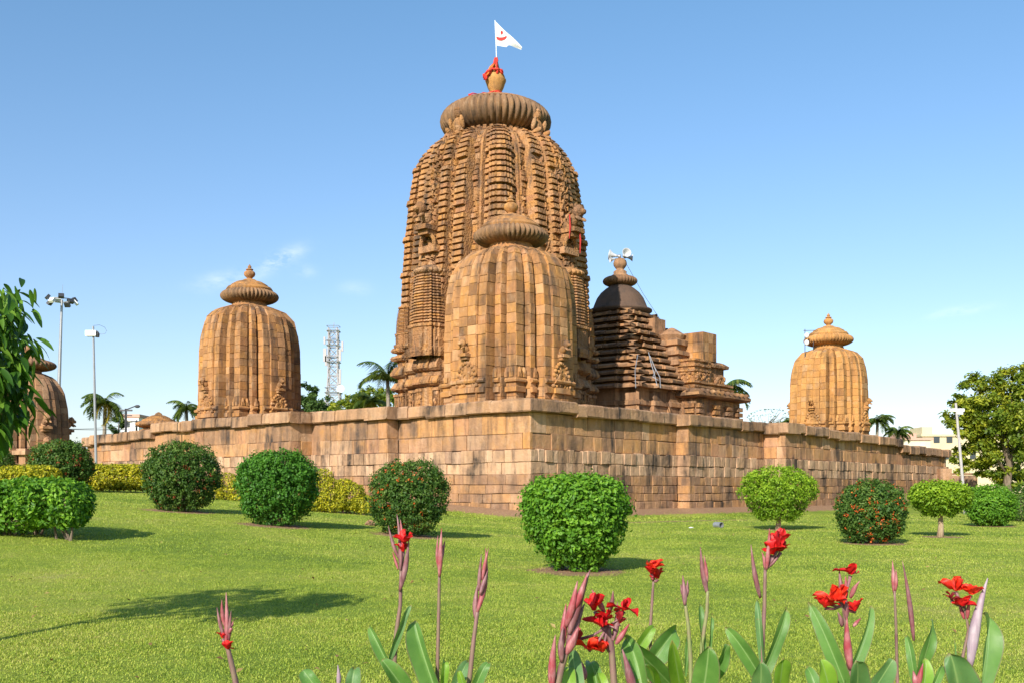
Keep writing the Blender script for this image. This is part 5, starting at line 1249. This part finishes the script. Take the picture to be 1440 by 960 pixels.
def buildings():
    def wins(root, mat_, spots, w, h, y):
        for (x, z) in spots:
            m = MB(); m.box((x, y - .02, z), (w, .1, h)); o = m.build('window', M['window'], root); m = MB(); m.box((x, y - .1, z + h / 2 + .08), (w + .4, .3, .08)); m.build('sunshade', M['cream'], o)
    d = 130.0; k = d / F_PX; c = P(1350, 688, d); root = empty('apartment_block', (c.x, d, 0), 0, 'beige flat-roofed building behind the right tree', 'building')
    m = MB(); x0 = (1297 - 1350) * k; x1 = (1475 - 1350) * k; zt = EYE + (HOR - 613) * k; m.box(((x0 + x1) / 2, 4, zt / 2), (x1 - x0, 8, zt)); m.box(((x0 + x1) / 2, 4, zt + .15), (x1 - x0 + .4, 8.4, .3)); m.build('wall', M['beige'], root)
    m = MB(); xa, xb = (1301 - 1350) * k, (1316 - 1350) * k; z2 = EYE + (HOR - 600) * k; m.box(((xa + xb) / 2, 3, (zt + z2) / 2 + .1), (xb - xa, 4, z2 - zt)); m.build('stair_tower', M['beige'], root)
    wins(root, None, [((px - 1350) * k, EYE + (HOR - py) * k) for px, py in ((1317, 617), (1335, 617), (1312, 640), (1330, 640), (1349, 640), (1368, 640), (1368, 618), (1390, 640))], .75, .9, 0)
    d = 118.0; k = d / F_PX; c = P(1285, 688, d); root = empty('house', (c.x, d, 0), 0, 'low cream house with terracotta parapet left of the beige building', 'house')
    m = MB(); zt = EYE + (HOR - 618) * k; m.box((0, 3, zt / 2), (3.9, 6, zt)); m.build('wall', M['cream'], root); m = MB(); m.box((.1, 3, zt + .12), (4.3, 6.3, .3)); m.box((-.6, 2, zt + .5), (2.2, 3, .6)); m.build('parapet', M['pinkroof'], root)
    wins(root, None, [(-1.0, zt - 1.2), (.8, zt - 1.2)], .7, .8, 0)
    d = 112.0; k = d / F_PX; c = P(183, 688, d); root = empty('house', (c.x, d, 0), 0, 'tiny white house with pink roof glimpsed between power poles', 'house')
    m = MB(); zt = EYE + (HOR - 586) * k; m.box((0, 2, zt / 2), (1.9, 4, zt)); m.build('wall', M['white'], root); m = MB(); m.box((0, 2, zt + .15), (2.2, 4.3, .35)); m.build('roof', M['pinkroof'], root); wins(root, None, [(-.3, zt - .8)], .5, .6, 0)
    # low ruined wall beyond the right end
    c = P(1335, 700, 73); root = empty('low_wall', (c.x, c.y, 0), 0, 'low plastered wall stub between compound wall end and the pale pole', 'wall')
    k = 73 / F_PX; m = MB(); z0 = EYE + (HOR - 700) * k - .5
    for (xa, xb, yt) in ((-12, 4, 658), (4, 40, 668)):
        zt = EYE + (HOR - yt) * k; m.box(((xa + xb) / 2 * k, .3, (z0 + zt) / 2), ((xb - xa) * k, .5, zt - z0))
    m.build('masonry', M['coping'], root)
    m = MB(); m.box((22 * k, .3, EYE + (HOR - 667) * k + .06), (37 * k, .62, .14)); m.build('capping', M['pink'], root)
buildings()

# ------------------------------------------------------------------ small things on the lawn
d = ground_d(1010, 741); c = P(1010, 737, d); root = empty('pipe_piece', (c.x, d, float(gz(c.x, d)) + .085), .5, 'short broken grey pipe lying in the grass near the right wall', 'pipe')
m = MB(); m.lathe([(.10, -.16), (.10, .16), (.083, .16), (.083, -.15)], 20, mat=Matrix.Rotation(math.pi / 2, 4, 'X') , cap=False); m.build('pipe', M['steel'], root, smooth=False)
d = ground_d(520, 738); c = P(520, 736, d); m = MB(); m.blob((0, 0, .04), (.13, .09, .09), jit=.35); m.blob((.1, .02, .03), (.08, .07, .05), jit=.35); o = m.build('stone', M['coping']); o.location = (c.x, d, float(gz(c.x, d))); tag(o, 'small grey stone on the lawn left of the orange-flowered bush', 'stone')
d = ground_d(972, 742); c = P(972, 742, d); m = MB(); m.blob((0, 0, .02), (.07, .04, .02), jit=.5); o = m.build('litter_scrap', M['white']); o.location = (c.x, d, float(gz(c.x, d))); tag(o, 'pale crumpled scrap in the grass left of the pipe', 'litter')
d = ground_d(1275, 705); 

rg = np.random.RandomState(15); n = 260; y = rg.uniform(6.5, 30, n); x = rg.uniform(-.55, .55, n) * y; pos = np.stack([x, y, gz(x, y) + .028], 1)
M['dry'] = leaf_mat('dry_leaf', (.12, .07, .03), (.28, .17, .07), (.42, .32, .12), tcol=(1, .9, .7))
tag(leaves('fallen_leaves', pos, np.tile([0, 0, 1.0], (n, 1)), .055, M['dry'], None, rg, .5, spread=.3), 'small dry fallen leaves scattered over the lawn', 'leaf litter', kind='stuff')
# ------------------------------------------------------------------ canna lilies in the foreground
R = random.Random(77)
def leaf_mesh(name, base, ctrl, tip, w, nrm, mat, parent, fold=.35, wave=.06, curl=.0, seed=0):
    base, ctrl, tip, nrm = Vector(base), Vector(ctrl), Vector(tip), Vector(nrm)
    nu, nv = 18, 8; V, F, uv = [], [], []; rr = random.Random(seed)
    ph = rr.uniform(0, 6)
    for i in range(nu + 1):
        u = i / nu; c = base * (1 - u) ** 2 + ctrl * 2 * u * (1 - u) + tip * u * u; tn = ((ctrl - base) * (1 - u) + (tip - ctrl) * u).normalized()
        sd = tn.cross(nrm).normalized(); nn = sd.cross(tn)
        wd = w * 1.72 * (u + .06) ** .62 * max(0.0, 1 - u) ** .72 + .0006
        for j in range(nv + 1):
            s = j / nv * 2 - 1
            off = nn * (abs(s) * wd * fold + wave * w * math.sin(u * 9 + ph + (2 if s > 0 else 0)) * s * s + curl * wd * s)
            V.append(c + sd * (s * wd * .5 * (1 - .1 * fold)) + off); uv.append((j / nv, u))
    for i in range(nu):
        for j in range(nv): q = i * (nv + 1) + j; F.append((q, q + 1, q + nv + 2, q + nv + 1))
    o = mesh_np(name, np.array([tuple(v) for v in V]), np.array(F), mat, parent, smooth=True)
    ul = o.data.uv_layers.new(name='UVMap'); li = np.array(F).ravel(); ul.data.foreach_set('uv', np.array(uv, np.float32)[li].ravel())
    return o
def spindle(mb, a_, b_, r, bend=.1, n=8, tipf=.08):
    a_, b_ = Vector(a_), Vector(b_); ax = b_ - a_; sd = ax.cross(Vector((R.uniform(-1, 1), R.uniform(-1, 1), .3))).normalized() * ax.length * bend
    fr = [0, .1, .25, .42, .6, .78, .9, 1]; pr = [.4, .6, .82, .85, .66, .42, .24, tipf]
    mb.tube([a_ + ax * f + sd * math.sin(math.pi * f) for f in fr], [r * q for q in pr], n)
def flower(parent, c, s, mat, seed, spread=1.0, up=.6, npet=6):
    rr = random.Random(seed); V, F = [], []
    for k in range(npet):
        az = k * 2.4 + rr.uniform(-.4, .4); el = rr.uniform(.3, 1.4) if k else 1.25; ln = s * rr.uniform(.6, 1.05); w = ln * rr.uniform(.55, .95)
        dv = Vector((math.cos(az) * math.cos(el) * spread, math.sin(az) * math.cos(el) * spread, math.sin(el))).normalized()
        sd = dv.cross(Vector((rr.uniform(-.4, .4), rr.uniform(-.4, .4), 1))).normalized(); nn = sd.cross(dv); nu, nv = 9, 6; b = len(V); cu = rr.uniform(-1.3, .5); p1, p2 = rr.uniform(0, 6), rr.uniform(0, 6)
        for i in range(nu + 1):
            u = i / nu; wd = w * (math.sin(math.pi * (u ** 1.5 * .84 + .08)) ** .7)
            for j in range(nv + 1):
                t_ = j / nv * 2 - 1
                V.append(c + dv * ln * u + nn * (cu * ln * .5 * u * u + .25 * wd * t_ * t_ + .10 * ln * math.sin(u * 7 + p1 + t_ * 2.6) * u + .09 * ln * math.sin(t_ * 5 + p2 + u * 3) * u) + sd * wd * .5 * t_)
        for i in range(nu):
            for j in range(nv): q = b + i * (nv + 1) + j; F.append((q, q + 1, q + nv + 2, q + nv + 1))
    return mesh_np('flower', np.array([tuple(v) for v in V]), np.array(F), mat, parent, smooth=True)

def canna(label, d, stem, r_px, buds=(), flowers=(), lvs=(), sheaths=(), lower='stem', seed=0):
    """all numbers are sizes seen at distance d: stem points from the top down; buds (x0,y0,x1,y1,r); flowers (x,y,size,mat); leaves (bx,by,tx,ty,w,bow,mat,facing); sheaths (x0,y0,x1,y1,r,mat)"""
    global R
    R = random.Random(900 + seed); k = d / F_PX
    lowp = P(stem[-1][0], stem[-1][1], d); gx_, gy_ = lowp.x + R.uniform(-.02, .02), d + R.uniform(-.02, .03); g_ = float(gz(gx_, gy_))
    root = empty('canna_lily', (gx_, gy_, g_), 0, label, 'flower', 'canna lilies in the foreground'); o = root.location.copy()
    def Q(x, y, dz=0.0): return P(x, y, d + dz) - Vector(o)
    m = MB(); pts = [Q(x, y) for x, y in reversed(stem)]; low = [Vector((0, 0, -.03)), Vector((0, 0, 0)).lerp(pts[0], .55) + Vector((.01, 0, 0))]
    al = low + pts; nn = len(al); fine = []; rad = []
    for i in range(nn - 1):
        for s in range(4):
            fine.append(al[i].lerp(al[i + 1], s / 4)); f = (i + s / 4) / (nn - 1); rad.append(r_px * k * (1.0 - .42 * f))
    fine.append(al[-1]); rad.append(r_px * k * .55)
    m.tube(fine, rad, 10); m.build('stem', M[lower], root, smooth=True)
    for (x0, y0, x1, y1, r, *mt) in buds:
        m = MB(); dz = R.uniform(-.012, .012); spindle(m, Q(x0, y0, dz), Q(x1, y1, dz + R.uniform(-.02, .02)), r * k * .84, R.uniform(-.05, .07)); m.build('bud', M[mt[0] if mt else ('bud' if R.random() < .6 else 'bud_pink')], root, smooth=True)
    for (x0, y0, x1, y1, r, mt) in sheaths:
        m = MB(); spindle(m, Q(x0, y0, -.01), Q(x1, y1, -.02), r * k, .03, 10); m.build('leaf_spike', M[mt], root, smooth=True)
    for (x, y, s, mt) in flowers:
        m = MB(); p0 = Q(stem[0][0], min(stem[0][1], y + 45)); p1 = Q(x, y + s * .3); m.tube([p0, p0.lerp(p1, .5) + Vector((0, 0, -.006)), p1], [2.2 * k, 2.0 * k, 2.6 * k], 7); m.build('flower_stalk', M['bud'], root, smooth=True)
    for i, (x, y, s, mt) in enumerate(flowers): flower(root, Q(x, y + s * .25, R.uniform(-.03, .0)), s * k * .84, M[mt], seed * 31 + i)
    for i, (bx, by, tx, ty, w, bow, mt, fc, dz) in enumerate(lvs):
        b_, t_ = Q(bx, by, dz * .3), Q(tx, ty, dz); cx = (b_ + t_) / 2 + Vector((bow * k, -.03, .04))
        ex = (b_ - t_) * .55; b2 = b_ + ex * .9; b2.z = max(b2.z, .05)
        leaf_mesh('leaf', b2, cx, t_, w * k * R.uniform(.95, 1.2), Vector((fc, -1, .45)), M[mt], root, seed=seed * 17 + i, fold=R.uniform(.1, .55), wave=R.uniform(.05, .14), curl=R.uniform(-.25, .25))
G, B_, Lm = 'canna_leaf', 'canna_leaf_blue', 'canna_leaf_lime'
canna('bent canna stalk with faded bud cluster and scraps of red, leftmost', 2.9, [(319, 905), (325, 930), (333, 965)], 5.5,
      [(318, 905, 318, 832, 5), (315, 895, 305, 853, 4), (322, 900, 325, 858, 4), (316, 880, 312, 842, 4), (322, 890, 328, 872, 4), (320, 915, 316, 880, 6)], [(313, 893, 14, 'petal'), (321, 908, 15, 'petal')], seed=1)
canna('canna with one closed red flower among pink buds, tallest at centre left', 3.0, [(564, 800), (563, 850), (557, 890), (554, 940)], 4.2,
      [(563, 800, 558, 722, 5), (561, 785, 546, 738, 4), (565, 775, 563, 730, 4, 'bud_pink'), (560, 800, 552, 775, 3)], [(568, 758, 24, 'petal'), (567, 770, 18, 'petal')],
      [(556, 908, 578, 850, 15, 3, B_, .5, -.02), (549, 940, 519, 880, 24, -6, G, -.4, .03), (572, 975, 537, 927, 34, -8, G, .3, -.05)], [(562, 830, 575, 757, 5, 'bud')], seed=2)
canna('slim canna stalk with a single closed pinkish bud spike', 3.0, [(618, 800), (617, 860), (615, 945)], 3.6,
      [(618, 810, 621, 742, 5.5), (617, 800, 616, 752, 3.5), (620, 790, 626, 758, 3.5)], [], [(613, 965, 583, 871, 33, -10, G, -.5, .02), (622, 965, 625, 930, 16, 5, Lm, .3, 0)], seed=3)
canna('canna stalk with forked pale pink buds, right of the slim one', 2.9, [(672, 855), (666, 900), (659, 965)], 4.6,
      [(671, 860, 683, 770, 6), (673, 830, 677, 778, 4), (675, 835, 686, 800, 5), (669, 870, 672, 820, 6), (678, 815, 687, 770, 4)], [], [(640, 972, 658, 930, 22, 4, B_, .2, .04), (668, 970, 687, 931, 20, 3, G, .4, 0), (655, 985, 645, 943, 18, 0, Lm, -.2, -.04)], seed=4)
canna('low canna shoot of two leaves and a pale spike at bottom left', 2.9, [(476, 960), (477, 985)], 3.0, [], [], [(455, 985, 425, 941, 28, -5, G, -.3, 0), (492, 985, 498, 940, 26, 5, B_, .3, .02)], [(476, 965, 475, 934, 4, 'sheath')], 'stem_green', seed=5)
canna('big pink canna bud sheaf, front and thickest, left of red blooms', 2.45, [(800, 905), (790, 935), (782, 970)], 7.0,
      [(800, 890, 830, 800, 9, 'bud'), (796, 880, 812, 816, 8, 'bud_pink'), (798, 905, 822, 848, 9, 'bud'), (792, 905, 796, 848, 7, 'bud_pink'), (795, 920, 814, 880, 9, 'bud_pink'), (805, 860, 826, 805, 7, 'bud_pink'), (790, 930, 792, 880, 7, 'bud')], [],
      [(800, 985, 800, 936, 26, 0, Lm, -.2, .08), (815, 985, 804, 912, 26, -4, B_, .2, .12)], [(776, 970, 781, 892, 7, 'bud_pink')], seed=6)
canna('canna crowded with several open scarlet blooms and purple stalks', 2.55, [(855, 880), (860, 910), (864, 970)], 6.5,
      [(850, 860, 832, 828, 6, 'bud_pink'), (857, 860, 862, 830, 5, 'bud'), (866, 905, 885, 876, 6, 'bud_pink'), (860, 920, 848, 880, 7, 'bud'), (862, 900, 868, 845, 6, 'bud'), (850, 890, 846, 850, 5, 'bud'), (822, 955, 818, 930, 7, 'bud_pink')],
      [(836, 850, 30, 'petal'), (845, 873, 30, 'petal'), (878, 850, 30, 'petal'), (828, 905, 34, 'petal_orange'), (846, 908, 28, 'petal_orange'), (872, 870, 22, 'petal_dark'), (852, 865, 22, 'petal'), (812, 893, 20, 'petal_dark')],
      [(840, 985, 830, 930, 30, 2, G, -.2, .1), (900, 975, 880, 896, 42, 6, G, -.5, .1), (850, 985, 838, 945, 22, 0, Lm, .2, .06), (875, 985, 900, 945, 24, 3, Lm, .3, .05)], [(893, 985, 875, 912, 8, 'bud')], seed=7)
canna('thin canna stem carrying one compact red bloom, behind broad leaves', 3.4, [(919, 815), (917, 845), (914, 890)], 3.0, [(918, 815, 916, 790, 4, 'bud_pink')], [(916, 800, 24, 'petal'), (925, 808, 20, 'petal'), (920, 795, 20, 'petal_orange')],
      [(897, 915, 920, 881, 24, 4, Lm, .3, 0), (912, 935, 951, 884, 40, 8, G, .5, .05), (960, 985, 945, 900, 30, -4, Lm, -.3, -.3), (930, 985, 908, 935, 26, -4, Lm, -.1, -.4), (945, 965, 878, 897, 40, -12, G, -.6, -.3)], seed=8)
canna('canna stalk with a small mottled pinkish bud, left of taller bud stalk', 3.0, [(963, 845), (968, 880), (971, 925)], 3.8, [(963, 850, 960, 808, 5.5), (962, 840, 957, 820, 4), (965, 840, 967, 815, 4)], [], [(985, 985, 996, 908, 44, 4, G, -.1, -.1), (965, 930, 968, 890, 14, 0, G, .3, .08)], lower='stem_green', seed=9)
canna('curved canna stalk with slender bud, topping the broad leaf clump', 3.1, [(995, 830), (994, 860), (987, 905)], 3.8, [(995, 835, 985, 768, 5.5), (994, 820, 990, 780, 4)], [], [(988, 925, 984, 848, 17, -3, G, .6, .05), (994, 920, 1000, 866, 11, 3, G, .6, .03), (1000, 955, 1024, 905, 28, 5, G, .5, -.05)], lower='stem_green', seed=10)
canna('tall canna bearing one red bloom at the tip, below the first lime tree', 2.9, [(1076, 800), (1075, 850), (1072, 915)], 4.0, [(1078, 800, 1083, 752, 4.5, 'bud_pink'), (1076, 800, 1071, 775, 4, 'bud_pink'), (1080, 780, 1082, 742, 4, 'bud_pink')], [(1093, 762, 34, 'petal'), (1098, 768, 26, 'petal'), (1086, 772, 26, 'petal')],
      [(1068, 955, 1019, 881, 30, -4, G, -.5, -.02), (1072, 940, 1105, 855, 32, 12, G, .5, .03), (1070, 915, 1064, 842, 13, -3, B_, -.5, .03), (1066, 985, 1069, 930, 36, 2, B_, -.1, -.1), (1092, 990, 1101, 924, 36, 0, Lm, .3, -.12)], [(1069, 840, 1056, 765, 4.2, 'bud')], seed=11)
canna('widest canna with three separate red blooms around a purple stalk', 2.7, [(1186, 850), (1190, 880), (1194, 935)], 4.8, [(1186, 850, 1180, 800, 5.5, 'bud'), (1190, 840, 1189, 808, 4.5, 'bud_pink'), (1196, 840, 1209, 816, 5, 'bud_pink'), (1184, 880, 1178, 860, 5, 'bud'), (1200, 880, 1211, 868, 4, 'bud_pink'), (1190, 870, 1186, 830, 6, 'bud')],
      [(1168, 840, 30, 'petal_orange'), (1180, 838, 28, 'petal_orange'), (1160, 848, 22, 'petal'), (1196, 800, 28, 'petal'), (1203, 852, 26, 'petal')],
      [(1188, 970, 1136, 845, 32, -4, G, -.5, .03), (1194, 940, 1224, 851, 20, 14, G, .6, .05), (1168, 990, 1153, 925, 30, -3, Lm, .2, -.06), (1202, 990, 1205, 928, 42, 0, B_, -.1, -.15), (1225, 975, 1256, 926, 30, 6, B_, .4, -.05), (1150, 985, 1134, 938, 22, -3, G, -.3, .05)], [(1196, 940, 1191, 868, 7, 'bud_pink')], seed=12)
canna('thin canna stalk with a slight pink tip beside a second leaning spike', 3.1, [(1258, 830), (1260, 880), (1262, 960)], 3.0, [(1258, 835, 1255, 788, 5, 'bud_pink'), (1259, 830, 1260, 800, 4, 'bud_pink')], [], [(1292, 940, 1311, 869, 32, 7, G, .4, .03), (1284, 950, 1274, 893, 18, -4, G, -.6, .04), (1293, 985, 1300, 925, 24, 4, Lm, .3, 0)], [(1285, 900, 1269, 788, 4.2, 'bud')], seed=13)
canna('short pink canna bud just showing at the bottom, right of thin stalks', 2.6, [(1290, 960), (1291, 985)], 5, [(1290, 965, 1298, 932, 6, 'bud_pink'), (1288, 965, 1284, 942, 6, 'bud_pink')], [], [(1300, 990, 1325, 935, 18, 4, G, .3, .05)], seed=14)
canna('rightmost canna with red bloom next to a white pointed leaf spike', 2.7, [(1356, 850), (1362, 885), (1350, 940)], 3.0, [(1356, 870, 1347, 842, 4, 'bud_pink'), (1360, 870, 1364, 840, 4, 'bud_pink')], [(1344, 822, 32, 'petal_orange'), (1365, 828, 28, 'petal_orange'), (1354, 845, 26, 'petal'), (1338, 838, 20, 'petal_dark')],
      [(1372, 965, 1384, 860, 46, 12, G, .3, .05), (1350, 990, 1336, 918, 62, -6, B_, -.2, -.08), (1335, 985, 1342, 900, 10, 0, G, .5, .03)], [(1364, 938, 1389, 812, 9, 'sheath')], seed=15)
